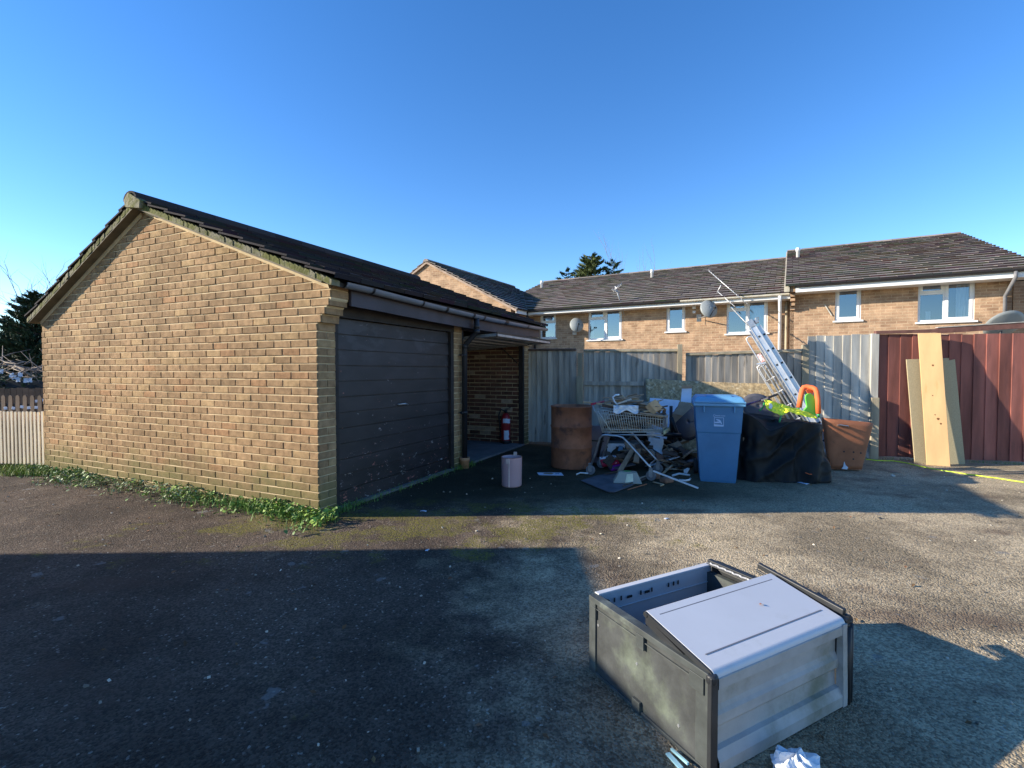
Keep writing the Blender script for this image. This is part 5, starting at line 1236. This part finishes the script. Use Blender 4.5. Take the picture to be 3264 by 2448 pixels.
# ------------------------------------------------------------------ SHOPPING TROLLEY
TO = Vector((1.03, 6.37, 0)); TA = math.atan2(-.34, .686)
tr = thing('shopping_trolley', 'chrome wire shopping trolley heaped with scrap wood beside the drum', 'shopping trolley', tuple(TO), TA)
Wn, Wf = 0.0, .50                     # near and far side in local y
def rimz(x): return .862-.072*(x-.07)/.83
def botz(x): return .565+.035*(x-.15)/.75
q = MB(); NX_ = 27
nb0, nb1 = .075, .905
def side(yT0, yT1, yB0, yB1):
    for i in range(NX_+1):
        f = i/NX_; xt, xb = nb0+(nb1-nb0)*f, .15+(.895-.15)*f
        q.tube([(xt, yT0+(yT1-yT0)*f, rimz(xt)), (xb, yB0+(yB1-yB0)*f, botz(xb))], .0040, 5)
    for fr2, r_ in ((0, .006), (.16, .0042), (.86, .0042), (1, .005)):
        q.tube([(lambda f: ((nb0+(nb1-nb0)*f)*(1-fr2)+(.15+.745*f)*fr2, (yT0+(yT1-yT0)*f)*(1-fr2)+(yB0+(yB1-yB0)*f)*fr2, rimz(nb0+(nb1-nb0)*f)*(1-fr2)+botz(.15+.745*f)*fr2))(k/6) for k in range(7)], r_, 6)
side(-.02, .07, .02, .10); side(.54, .44, .50, .41)
for i in range(17):
    f = i/16
    q.tube([(nb0, -.02+.56*f, rimz(nb0)), (.15, .02+.48*f, botz(.15))], .003, 5); q.tube([(nb1, .07+.37*f, rimz(nb1)), (.895, .10+.31*f, botz(.895))], .003, 5)
    q.tube([(.15, .02+.48*f, botz(.15)), (.895, .10+.31*f, botz(.895))], .003, 5)
for x, a, b2 in ((nb0, -.02, .54), (nb1, .07, .44)): q.tube([(x, a, rimz(x)), (x, b2, rimz(x))], .006, 6)
for i in range(8): f = i/7; x = .15+.745*f; q.tube([(x, .02+.08*f, botz(x)-.004), (x, .50-.09*f, botz(x)-.004)], .0035, 5)
q.tube([(.10, -.02, .84), (.28, .0, botz(.28))], .006, 6)
q.build('wire_basket', M['wire'], tr)
for y in (0., .50):
    q = MB(); q.tube([(.01, y, .13), (.05, y, .25), (.125, y, .49), (.155, y, .525), (.20, y, .535), (.36, y, .53), (.42, y, .515), (.46, y, .48), (.74, y, .19), (.775, y, .15)], .0145, 12); q.build('frame_tube', M['chrome'], tr)
q = MB(); q.tube([(.745, 0, .185), (.745, .5, .185)], .010, 8); q.tube([(.13, 0, .50), (.13, .5, .50)], .010, 8); q.tube([(.16, .01, .535), (.9, .12, .56)], .008, 8); q.tube([(.16, .49, .535), (.9, .40, .56)], .008, 8); q.build('cross_tube', M['chrome'], tr)
def caster(x, y, r):
    q = MB(); q.tube([(x-.0, y-.014, r), (x-.0, y+.014, r)], r, 24); w_ = q.build('wheel', M['grey_plastic'], tr, bevel=.005)
    q = MB(); q.tube([(x, y-.016, r), (x, y+.016, r)], r*.35, 12); q.build('hub', M['steel'], w_)
    q = MB(); q.bb(x-.025, x+.02, y-.022, y-.017, r*.8, r+.085); q.bb(x-.025, x+.02, y+.017, y+.022, r*.8, r+.085); q.bb(x-.025, x+.02, y-.022, y+.022, r+.07, r+.09); q.build('fork', M['steel'], tr)
for x, y in ((.0, 0), (.775, 0), (.0, .5), (.775, .5)): caster(x, y, .062)
q = MB(); q.tube([(.02, -.03, .93), (.02, .55, .93)], .014, 10); q.build('handle_grip', M['red_box'], tr)
q = MB(); q.tube([(.02, -.02, .93), (.06, -.02, .84), (.08, -.02, .80)], .007, 8); q.tube([(.02, .54, .93), (.06, .54, .84), (.08, .54, .80)], .007, 8); q.build('handle_arm', M['chrome'], tr)
q = MB(); q.bb(.91, .918, .06, .22, .66, .80); q.build('front_plate', M['grey_plastic'], tr); q = MB(); q.bb(.905, .93, .05, .44, .575, .63); q.build('front_bumper', mat('dirty_bumper', (.36, .36, .22), .7), tr, bevel=.01)
def T2W(x, y, z): return TO+Matrix.Rotation(TA, 3, 'Z') @ Vector((x, y, z))
def plank(name, label, cat, a, b2, w_, h_, m, group=None, part='timber', up=(0, 0, 1)):
    a, b2 = Vector(a), Vector(b2); t = thing(name, label, cat, tuple(a), 0, group); q = MB(); q.beam((0, 0, 0), b2-a, w_, h_, up); q.build(part, m, t, bevel=.0015); return t
# scrap wood in the trolley
rnd = random.Random(4)
for i in range(46):
    x = rnd.uniform(.14, .86); y = rnd.uniform(.10, .42); lvl = i/46; z = .60+.34*lvl*(1-((x-.50)/.52)**2*.75)
    a = rnd.uniform(-.7, .7)+(math.pi if rnd.random() < .5 else 0); L = rnd.uniform(.18, .42); el = rnd.uniform(-.22, .22)
    d = Vector((math.cos(a)*math.cos(el), math.sin(a)*.6, math.sin(el)))*L/2
    pa, pb = Vector((x, y, z))-d, Vector((x, y, z))+d
    for p in (pa, pb):
        p.y = min(max(p.y, .08), .44); p.x = min(max(p.x, .14), .88) if p.z < .85 else p.x; p.z = max(p.z, .60)
    plank('wood_offcut', 'weathered wood offcut jumbled in the heap inside the shopping trolley', 'offcut', T2W(*pa), T2W(*pb), rnd.uniform(.025, .07), rnd.uniform(.012, .03), M['brown_wood'] if rnd.random() < .7 else M['offcut'], 'wood offcuts in the trolley', up=(rnd.uniform(-.5, .5), 0, 1))  # mostly darker wood, painting in the shade inside the basket
for i in range(44):
    x = rnd.uniform(.26, .80); y = rnd.uniform(.04, .34); z = .85+.20*(1-((x-.46)/.42)**2)*rnd.uniform(.1, 1); a = rnd.uniform(-.8, .8); L = rnd.uniform(.14, .34); d = Vector((math.cos(a), math.sin(a)*.7, rnd.uniform(-.25, .25)))*L/2
    plank('wood_offcut', 'weathered wood offcut jumbled in the heap inside the shopping trolley', 'offcut', T2W(*(Vector((x, y, z))-d)), T2W(*(Vector((x, y, z))+d)), rnd.uniform(.02, .06), rnd.uniform(.010, .022), M['offcut'] if rnd.random() < .8 else M['fresh'], 'wood offcuts in the trolley', up=(rnd.uniform(-.5, .5), 0, 1))
q_ = [(2068, 1286), (2089, 1272), (2112, 1298), (2092, 1313)]
o2 = PY(2090, 1292, 6.05); t = thing('timber_block', 'pale square cut timber block tilted on top of the trolley load', 'timber block', tuple(o2)); q = MB(); q.prism([PY(x, y, 6.03)-o2 for x, y in q_], Vector((-.02, .03, -.03))*1.6); q.build('block', M['fresh'], t, bevel=.002)
plank('long_batten', 'long pale batten poking out over the rusty drum from the trolley', 'batten', PY(1861, 1281, 6.6), PY(1962, 1293, 6.35), .045, .022, M['fresh'])
plank('flat_board', 'flat weathered board lying along the trolley rim', 'board', PY(2040, 1315, 6.1), PY(2128, 1328, 6.0), .10, .016, M['offcut'])
plank('curved_board', 'pale grey board slanting across the top of the trolley heap', 'board', PY(1968, 1287, 6.1), PY(2012, 1272, 6.05), .05, .02, M['fence_pale'])
o2 = PY(1996, 1304, 6.2); t = thing('clear_sack', 'crumpled pale plastic sack bulging over the trolley rim', 'sack', tuple(o2))
q = MB(); q.grid(lambda u, v: PY(1955+80*u, 1292+(22+6*math.sin(u*9))*v, 6.12+.05*mn.noise(Vector((u*5, v*4, 0)))-.03*v)-o2, 24, 10); q.build('sack_skin', M['white_pl'], t, solid=.003)
o2 = PY(1956, 1272, 6.2); t = thing('white_hoop', 'white plastic hoop curling round the left end of the wood heap', 'hoop', tuple(o2))
q = MB(); q.tube([PY(x, y, 6.2)-o2 for x, y in ((1974, 1258), (1962, 1259), (1953, 1266), (1958, 1280), (1968, 1290))], .011, 8); q.build('tube', M['white_pl'], t)
o2 = PY(2112, 1306, 6.15); t = thing('bent_pipe', 'short bent brown pipe at the right end of the trolley load', 'pipe', tuple(o2)); q = MB(); q.tube([PY(x, y, 6.1)-o2 for x, y in ((2098, 1316), (2103, 1304), (2112, 1300), (2118, 1306), (2116, 1316))], .022, 10); q.build('pipe_tube', M['bark'], t)
q = None
# ------------------------------------------------------------------ JUNK around the trolley
def card_(name, label, cat, pxs, Y, m, th=.006, slope=0., bev=0.):
    cx = sum(a for a, _ in pxs)/len(pxs); cy = sum(b for _, b in pxs)/len(pxs); o2 = PY(cx, cy, Y); t = thing(name, label, cat, tuple(o2)); q = MB()
    q.prism([PY(x, y, Y-slope*(y-cy)/100)-o2 for x, y in pxs], (0, th, 0)); q.build('sheet', m, t, bevel=bev); return t, o2
card_('white_board', 'white board slanting behind the trolley load against the strand board', 'board', [(2072, 1268), (2166, 1276), (2168, 1286), (2138, 1330), (2125, 1400), (2085, 1390), (2070, 1300)], 7.45, M['paper'], .012, .25)
card_('carton_flap', 'upright white flap of an opened carton beside the blue bin', 'carton flap', [(2174, 1239), (2205, 1238), (2203, 1284), (2170, 1280)], 7.2, M['paper'], .005, .2)
t, o2 = card_('cardboard_carton', 'opened brown cardboard carton between white flap and blue bin', 'carton', [(2166, 1281), (2198, 1286), (2204, 1300), (2175, 1326), (2145, 1318), (2160, 1300)], 6.95, M['card'], .02, .2)
q = MB(); q.prism([PY(x, y, 6.92)-o2 for x, y in ((2145, 1318), (2175, 1326), (2150, 1350), (2142, 1338))], (0, .015, 0)); q.prism([PY(x, y, 7.18)-o2 for x, y in ((2174, 1230), (2206, 1229), (2206, 1238), (2174, 1239))], (0, .01, 0)); q.build('carton_side', M['card'], t)
c = PY(2188, 1345, 7.05); t = thing('round_disc', 'large dark blue-grey disc leaning on edge left of the blue bin', 'disc', tuple(c), R(20)); q = MB(); rx = Matrix.Rotation(R(78), 3, 'X')
q.grid(lambda u, v: rx @ Vector((.235*v*math.cos(2*math.pi*u), .27*v*math.sin(2*math.pi*u), .03*(1-v*v))), 48, 6); q.build('disc_face', mat('dark_disc', (.04, .042, .065), .45, var=.3, vs=5), t, solid=.006)
c = PY(2158, 1340, 7.1); t = thing('purple_disc', 'purple edge of a disc wedged behind the dark disc', 'disc', tuple(c)); q = MB(); q.grid(lambda u, v: rx @ Vector((.11*v*math.cos(2*math.pi*u), .14*v*math.sin(2*math.pi*u), .02*(1-v*v))), 30, 5); q.build('disc_face', M['magenta'], t, solid=.004)
# black chair like frame
o2 = PY(2140, 1340, 6.7); t = thing('plastic_stand', 'black upright plastic frame standing between trolley and dark disc', 'stand', tuple(o2)); q = MB()
q.tube([PY(x, y, 6.7)-o2 for x, y in ((2139, 1294), (2139, 1340), (2144, 1400))], .022, 10); q.tube([PY(x, y, 6.7)-o2 for x, y in ((2139, 1330), (2155, 1375), (2170, 1404))], .03, 8); q.tube([PY(x, y, 6.6)-o2 for x, y in ((2110, 1384), (2170, 1388))], .03, 8); q.build('frame_bar', M['black_plastic'], t)
# white bottle-shaped can, white panels
c = G(2088, 1474); t = thing('white_appliance', 'white plastic appliance with blue-rimmed top lying under the trolley', 'appliance', (c.x, c.y+.1, 0), R(-15))
q = MB(); q.box((.02, 0, .20), (.22, .10, .30), Matrix.Rotation(.15, 3, 'Y')); q.box((.12, .02, .37), (.05, .05, .26), Matrix.Rotation(-.05, 3, 'Y')); q.box((.12, -.04, .12), (.30, .18, .05), Matrix.Rotation(.45, 3, 'Y')); q.build('casing', M['white_pl'], t, bevel=.015)
q = MB(); q.lathe([(.04, 0), (.065, .10), (.05, .14)], 20, (-.04, 0, .34)); q.build('neck', M['white_pl'], t); q = MB(); q.lathe([(.053, 0), (.055, .02), (.045, .022)], 20, (-.04, 0, .475)); q.build('neck_ring', M['blue_bin'], t)
c = G(1975, 1478); t = thing('grey_tote', 'dark grey plastic tote with a torn white label behind the trolley legs', 'tote', (c.x+.12, c.y+.28, 0), R(-8))
q = MB(); q.prism([(-.26, -.17, 0), (.26, -.17, 0), (.29, -.19, .26), (-.29, -.19, .26)], (0, .36, 0)); q.bb(-.31, .31, -.21, .20, .255, .285); q.build('tote_body', mat('dark_green_grey', (.045, .05, .046), .5, var=.2), t, bevel=.012)
q = MB(); q.grid(lambda u, v: Vector((-.26+.26*u+.03*mn.noise(Vector((u*4, v*4, 0))), -.222-.008*math.sin(u*7), .285-.15*v*(.6+.4*math.sin(u*5+1)))), 16, 8); q.build('torn_label', M['white_pl'], t); q = MB(); q.bb(-.10, -.03, -.235, -.228, .18, .25); q.build('blue_print', M['blue_lid'], t)
c = G(1925, 1497); t = thing('moulded_sheet', 'mauve-grey moulded plastic sheet propped against the drum behind the red box', 'panel', (c.x-.02, c.y+.42, 0), R(8))
q = MB(); q.prism([(-.17, 0, .02), (.05, 0, .02), (.30, .08, .55), (-.17, .08, .55)], (0, .03, 0)); q.build('moulding', mat('mauve_plastic', (.17, .145, .165), .6, var=.15), t, bevel=.006); q = MB(); q.beam((.0, -.02, .1), (.12, .03, .5), .03, .02); q.beam((-.15, -.01, .35), (.1, -.0, .33), .02, .02); q.build('ribs', M['black_plastic'], t)
c = G(1945, 1497, .0); t = thing('red_carton', 'crushed red and magenta packet with a dotted white edge', 'packet', (c.x, c.y+.05, .07), R(12))
rx = Matrix.Rotation(R(38), 3, 'X') @ Matrix.Rotation(R(-8), 3, 'Y'); q = MB(); q.box((0, 0, .03), (.24, .13, .035), rx); q.build('red_face', M['red_box'], t, bevel=.004)
q = MB(); q.box(rx @ Vector((0, .062, .008))+Vector((0, 0, .03)), (.242, .035, .038), rx); q.build('white_edge', M['paper'], t); q = MB(); q.box((.06, -.10, -.03), (.20, .10, .02), Matrix.Rotation(R(20), 3, 'X') @ Matrix.Rotation(R(-10), 3, 'Y')); q.build('magenta_flap', M['magenta'], t)
q = MB()
for i in range(4): q.box(rx @ Vector((-.09+.06*i, .066, .028))+Vector((0, 0, .03)), (.014, .014, .004), rx)
q.build('edge_dot', M['black_plastic'], t)
A4 = [G(1852, 1536), G(1905, 1519), G(1990, 1510), G(2060, 1530), G(2000, 1558), G(1960, 1573), G(1940, 1573), G(1890, 1553)]
o2 = G(1950, 1545); t = thing('grey_slab', 'torn flat sheet of grey felt lying on the ground below the trolley', 'sheet', tuple(o2)); q = MB(); q.prism([p-o2+Vector((0, 0, .012)) for p in A4], (0, 0, .008)); q.build('sheet', M['slate'], t)
c = G(2003, 1546); t = thing('clear_tray', 'upturned clear plastic food tray with pale label on the grey sheet', 'tray', (c.x, c.y+.06, .022), R(-10))
q = MB(); P8 = [(-.17, -.10, 0), (.17, -.10, 0), (.17, .10, 0), (-.17, .10, 0), (-.10, -.055, .13), (.11, -.055, .13), (.11, .055, .13), (-.10, .055, .13)]; q.hexa(P8); q.build('tray_shell', M['clear'], t, bevel=.012); q = MB(); q.prism([(-.03, -.102, .015), (.065, -.088, .03), (.06, -.062, .115), (-.01, -.065, .11)], (0, -.002, 0)); q.build('pale_label', mat('cream_label', (.62, .62, .45), .6), t)
q = MB(); q.box((0, 0, .133), (.08, .05, .002)); q.build('green_label', M['green_tube'], t)
a, b2 = G(2082, 1501, .16), G(2226, 1556, .012); t = thing('white_pole', 'long straight white plastic strip sloping from the trolley foot to the ground', 'strip', tuple(b2)); q = MB(); q.beam(a-b2, (0, 0, 0), .020, .016); q.build('strip_body', M['white_pvc'], t)
def ribbon(name, label, pxs, w_, z, m, cat='strip', group=None):
    P = [G(x, y, z+.004*i % .01) for i, (x, y) in enumerate(pxs)]; o2 = P[0].copy(); t = thing(name, label, cat, tuple(o2), 0, group); q = MB(); q.tube([p-o2 for p in P], w_, 7); q.build('strip_body', m, t); return t
ribbon('white_offcut', 'upper curved white offcut beside the blue bin', [(2144, 1516), (2165, 1510), (2180, 1512), (2200, 1515)], .014, .014, M['white_pvc'])
ribbon('white_offcut', 'lower curved white offcut beside the blue bin', [(2165, 1530), (2185, 1532), (2196, 1530), (2201, 1525)], .012, .012, M['white_pvc'])
ribbon('white_offcut', 'short white stick at the foot of the drum', [(1838, 1512), (1850, 1507), (1874, 1509)], .010, .012, M['white_pvc'])
ribbon('yellow_offcut', 'small bent pale yellow offcut in front of the broken bricks', [(2082, 1537), (2100, 1541), (2115, 1545), (2105, 1548)], .010, .012, M['fresh'])
for i, (x, y, s_, lab) in enumerate(((2092, 1528, (.11, .08, .09), 'broken brick standing behind the trolley front wheel'), (2128, 1540, (.15, .10, .06), 'rounded broken brick lying in front of the white strip'))):
    c = G(x, y); t = thing('broken_brick', lab, 'brick', (c.x, c.y+.04, 0), .5*i); q = MB(); q.box((0, 0, s_[2]/2), s_); q.build('brick_lump', M['inner_brick'], t, bevel=.015)
JK = [((2135, 1490), (2170, 1432), .06, .02, 'brown_plank', 'dark brown lath rising behind the trolley towards the strand board', M['brown_wood'], .0, .22),
      ((2120, 1500), (2185, 1504), .05, .012, 'scrap_batten', 'pale batten lying flat left of the blue bin', M['offcut'], .02, .02),
      ((2125, 1478), (2160, 1500), .04, .02, 'scrap_batten', 'grey batten slanting through the scrap left of the blue bin', M['offcut'], .09, .02),
      ((2140, 1472), (2165, 1490), .03, .02, 'scrap_batten', 'short grey batten nearest the brown lath', M['offcut'], .06, .03),
      ((2115, 1512), (2150, 1490), .03, .012, 'scrap_batten', 'short pale batten crossing the others behind the bricks', M['fresh'], .01, .05),
      ((1925, 1520), (1990, 1508), .03, .01, 'scrap_batten', 'thin dark batten on the grey sheet below the red packet', M['brown_wood'], .03, .03),
      ((1985, 1560), (2060, 1532), .012, .008, 'twig', 'brown twig along the edge of the grey sheet', M['bark'], .03, .03),
      ((2000, 1566), (2062, 1550), .010, .008, 'twig', 'orange-brown twig in front of the grey sheet', M['rust_orange'], .01, .02),
      ((1990, 1549), (2068, 1528), .03, .006, 'scrap_batten', 'bent grey lath leaning on the clear tray', M['offcut'], .02, .05)]
for a, b2, w_, h_, nm, lab, m_, z0, z1 in JK:
    plank(nm, lab, 'scrap wood' if nm != 'twig' else 'twig', G(*a)+Vector((0, 0, z0+.008)), G(*b2)+Vector((0, 0, z1+.008)), w_, h_, m_, None)
card_('white_scrap', 'notched white plastic scrap among the battens left of the blue bin', 'scrap', [(2180, 1497), (2192, 1491), (2199, 1494), (2190, 1509), (2180, 1507)], 6.35, M['white_pl'], .006)
c = G(2185, 1470); t = thing('soil_heap', 'low dark heap of earth and rubbish left of the blue bin', 'heap', (c.x, c.y+.25, 0)); q = MB()
q.grid(lambda u, v: (lambda x, y: (x, y, max(.0, .16*math.exp(-(x/.30)**2-(y/.30)**2)+.05*mn.noise(Vector((x*7, y*7, 3)))-.02)))((u-.5)*1.2, (v-.5)*1.0), 40, 32); q.build('soil', mat('dark_soil', (.02, .018, .015), .95, var=.4, vs=12, bump=.6), t)
rnd = random.Random(31)
for i in range(64):
    X = rnd.uniform(1.35, 2.62); Y = rnd.uniform(6.55, 7.75); z = rnd.uniform(.0, .30)*(1-abs(X-1.95)/1.1)+(Y-6.5)*.08; a = rnd.uniform(0, 6.28); L = rnd.uniform(.12, .55); el = rnd.uniform(-.5, .7)
    d = Vector((math.cos(a)*math.cos(el), math.sin(a)*math.cos(el), math.sin(el)))*L/2; c = Vector((X, Y, max(z, abs(d.z)+.02)))
    m_ = rnd.choice((M['offcut'], M['offcut'], M['brown_wood'], M['brown_wood'], M['black_plastic'], M['brown_wood'], M['card'], M['slate'], M['offcut'], M['white_pl']))
    plank('scrap_piece', 'scrap wood or plastic in the heap between the trolley and the strand board', 'scrap', c-d, c+d, rnd.uniform(.03, .13), rnd.uniform(.008, .03), m_, 'scrap heaped behind the trolley', up=(rnd.uniform(-1, 1), rnd.uniform(-1, 1), 1))
for i, (px, py, s_, lab) in enumerate(((1990, 1470, .24, 'dark bin bag slumped under the left end of the trolley'), (2046, 1440, .28, 'dark bin bag slumped behind the middle of the trolley'), (2150, 1452, .22, 'small dark bin bag between the trolley and the blue bin'))):
    c = G(px, py); t = thing('bin_bag', lab, 'bag', (c.x, c.y+.35, 0), i)
    q = MB(); q.grid(lambda u, v: (lambda a, b2: Vector((s_*math.cos(a)*math.sin(b2), s_*.8*math.sin(a)*math.sin(b2), max(.0, s_*.8+s_*.85*math.cos(b2))))*(1+.28*mn.noise(Vector((math.cos(a)*2.6, math.sin(a)*2.6, b2*2.4+i*5)))))(2*math.pi*u, math.pi*v), 44, 22, closed=True, sm=False); q.build('bag_skin', M['tarp'], t)
# hose on the ground
P = [(2760, 1464), (2800, 1468), (2850, 1469), (2890, 1476), (2930, 1486), (3000, 1499), (3080, 1511), (3170, 1523), (3290, 1541)]
o2 = G(*P[0]); t = thing('garden_hose', 'thin yellow hose trailing along the foot of the red fence', 'hose', tuple(o2)); q = MB(); PP = [G(x, y, .008) for x, y in P]; P3_ = []
for i in range(len(PP)-1):
    for k in range(6): P3_.append(PP[i].lerp(PP[i+1], k/6)+Vector((0, .012*math.sin(i*2+k), 0))-o2)
q.tube(P3_, .0075, 7); q.build('hose_tube', M['hose'], t)
# ------------------------------------------------------------------ WEEDS, STONES, LITTER
def blade(mb, p, h, w_, tint):
    a = random.uniform(0, 6.28); d = Vector((math.cos(a), math.sin(a), 0)); s_ = Vector((-d.y, d.x, 0))*w_; k = random.uniform(.2, .8)*h
    mb.poly([p-s_, p+s_, p+d*k*.4+Vector((0, 0, h*.6))+s_*.7, p+d*k*.4+Vector((0, 0, h*.6))-s_*.7], tint); mb.poly([p+d*k*.4+Vector((0, 0, h*.6))-s_*.7, p+d*k*.4+Vector((0, 0, h*.6))+s_*.7, p+d*k+Vector((0, 0, h*.85))], tint)
def weedleaf(mb, p, r, tint):
    a = random.uniform(0, 6.28); el = random.uniform(.1, 1.0); d = Vector((math.cos(a)*math.cos(el), math.sin(a)*math.cos(el), math.sin(el))); s_ = Vector((-math.sin(a), math.cos(a), rj(.5))).normalized()
    w_ = r*.38; q1 = p+d*r*.35; q2 = p+d*r*.75; t3 = p+d*r-Vector((0, 0, r*.15))
    mb.poly([p, q1+s_*w_, q2+s_*w_*.8, t3, q2-s_*w_*.8, q1-s_*w_], tint)
wl2 = MB(); wd2 = MB()
def dens(y): # density, spread and height along the gable
    return 0
for _ in range(7500):
    y = random.uniform(-.25, 5.2); n0 = mn.noise(Vector((y*1.3, 4, 0)))
    if mn.noise(Vector((y*2.1, 17, 3))) < -.08 and random.random() < .8: continue
    h = .11+.09*n0; out = .24+.20*mn.noise(Vector((y*.9, 9, 2)))
    if y > 3.2: h *= .8
    gap = 1-.85*math.exp(-((y-2.55)/.22)**2)-.6*math.exp(-((y-1.55)/.12)**2)
    if random.random() > gap: continue
    x = -abs(random.gauss(0, out*.62))-.01; z = random.uniform(0, 1)**.7*h*max(.15, 1-abs(x)/(out*1.9))
    p = gl2w(x, y, z); grey = y > 1.6 and random.random() < .55
    k_ = random.uniform(.7, 1.4); tt = (1.9*k_, 1.35*k_, 3.2*k_) if grey else ((1.7*k_, 1.45*k_, 1.1*k_) if random.random() < .45 else (k_, k_, k_))
    if random.random() < .72: weedleaf(wl2, p, random.choice((.014, .022, .03, .045))*random.uniform(.8, 1.25), tt)
    else: blade(wl2, gl2w(x, y, 0), random.uniform(.04, .10), .0025, tt)
for _ in range(520):
    y = random.choice((random.gauss(.35, .18), random.gauss(4.7, .35), random.gauss(1.1, .3))); x = -abs(random.gauss(0, .10))-.02; blade(wl2, gl2w(x, y, 0), random.uniform(.07, .15), .0035, jt(.4))
for _ in range(900):      # along the door foot and round the drain
    x = random.choice((random.uniform(.0, 2.3), random.gauss(2.6, .16), random.gauss(.25, .15))); y = -abs(random.gauss(0, .05))-.02
    (weedleaf(wl2, gl2w(x, y, random.uniform(0, .05)), .022, jt(.4)) if random.random() < .6 else blade(wl2, gl2w(x, y, 0), random.uniform(.04, .11), .0025, jt(.4)))
for _ in range(900):
    px = random.uniform(0, 150); p = G(px, random.uniform(1488, 1520)); blade(wl2, p, random.uniform(.05, .12), .003, (2.0, 1.35, 1.0) if random.random() < .5 else jt(.3))
for _ in range(320):
    p = fpt(random.uniform(2800, 3300), 1300, 2); p.z = 0; p.y -= abs(random.gauss(0, .04)); blade(wl2, p, random.uniform(.02, .05), .002, jt(.4))
lt = MB()
for _ in range(420):
    c_ = random.random()
    if c_ < .45: p = gl2w(-abs(random.gauss(0, .5))-.1, random.uniform(-.4, 5.2), .004)
    elif c_ < .7: p = fpt(random.uniform(1750, 2780), 1300, 1); p.z = .004; p.y -= abs(random.gauss(.1, .5))
    else:
        y = random.uniform(1.6, 7); p = Vector((random.uniform(-1, 1)*y, y, .004))
    s_ = random.uniform(.008, .022); r_ = rnd_rot(.5); k_ = random.uniform(.5, 1.5)
    lt.poly([p+Vector((0, 0, .004))+r_ @ Vector(v)*s_ for v in ((-1, 0, 0), (-.2, -.5, .15), (.8, -.1, 0), (-.1, .5, .2))], (k_, k_*random.uniform(.7, 1), k_*.8))
o = lt.build('leaf_litter', mat('brown_leaf', (.16, .095, .045), .9)); o['kind'] = 'stuff'; o['label'] = 'brown leaf litter and crumbs on the asphalt'
o = wl2.build('weeds', M['leaf']); o['kind'] = 'stuff'; o['label'] = 'green weeds and grass tufts along the wall foot'
for _ in range(130):
    y = random.gauss(2.9, .65); x = -abs(random.gauss(0, .14))-.03; a = gl2w(x, y, random.uniform(.0, .09)); an = random.uniform(0, 6.28); L = random.uniform(.05, .22)
    b2 = a+Vector((math.cos(an)*L, math.sin(an)*L, rj(.04))); b2.z = max(b2.z, .005); wd2.tube([a, (a+b2)/2+Vector((0, 0, .02)), b2], .0022, 4, jt(.4))
o = wd2.build('dead_stems_litter', M['dry_leaf']); o['kind'] = 'stuff'; o['label'] = 'dry dead stems among the weeds'
st = MB(); random.seed(21)
for i in range(300):
    y = random.uniform(1.2, 7.0)**1; x = random.uniform(-1.06, 1.06)*y; s_ = random.uniform(.002, .0055)*(1+.15*y)
    if random.random() < .04: s_ *= 2
    p = Vector((x, y, s_*.3)); r_ = rnd_rot(); k = random.choice((.5, .8, 1.3, 2.6)); st.box(p, (s_*2, s_*1.5, s_), r_, (k, k, k*.95))
o = st.build('pebbles', mat('pebble', (.22, .20, .17), .9), None); o['kind'] = 'stuff'; o['label'] = 'loose pebbles and grit scattered over the yard'
for i, (x, y, s_, lab) in enumerate(((1350, 1630, .03, 'white scrap of litter on the shadowed asphalt in front of the garage door'), (2124, 1654, .022, 'white pebble-like scrap on the lit asphalt edge below the bin'), (1362, 1755, .018, 'tiny white scrap near the shadow edge in the middle of the yard'), (2560, 1541, .06, 'flat pale scrap in front of the black cover'), (2850, 1505, .07, 'pinkish flat scrap on the ground near the rusty tub'))):
    c = G(x, y); t = thing('litter_scrap', lab, 'litter', (c.x, c.y, .004), i*.7); q = MB(); q.grid(lambda u, v: Vector(((u-.5)*s_*2, (v-.5)*s_*1.2+.2*s_*math.sin(u*4), .25*s_*abs(mn.noise(Vector((u*3, v*3, i)))))), 6, 5); q.build('scrap', M['paper'] if i < 4 else M['card'], t, solid=.001)
print('done', len(bpy.data.objects))
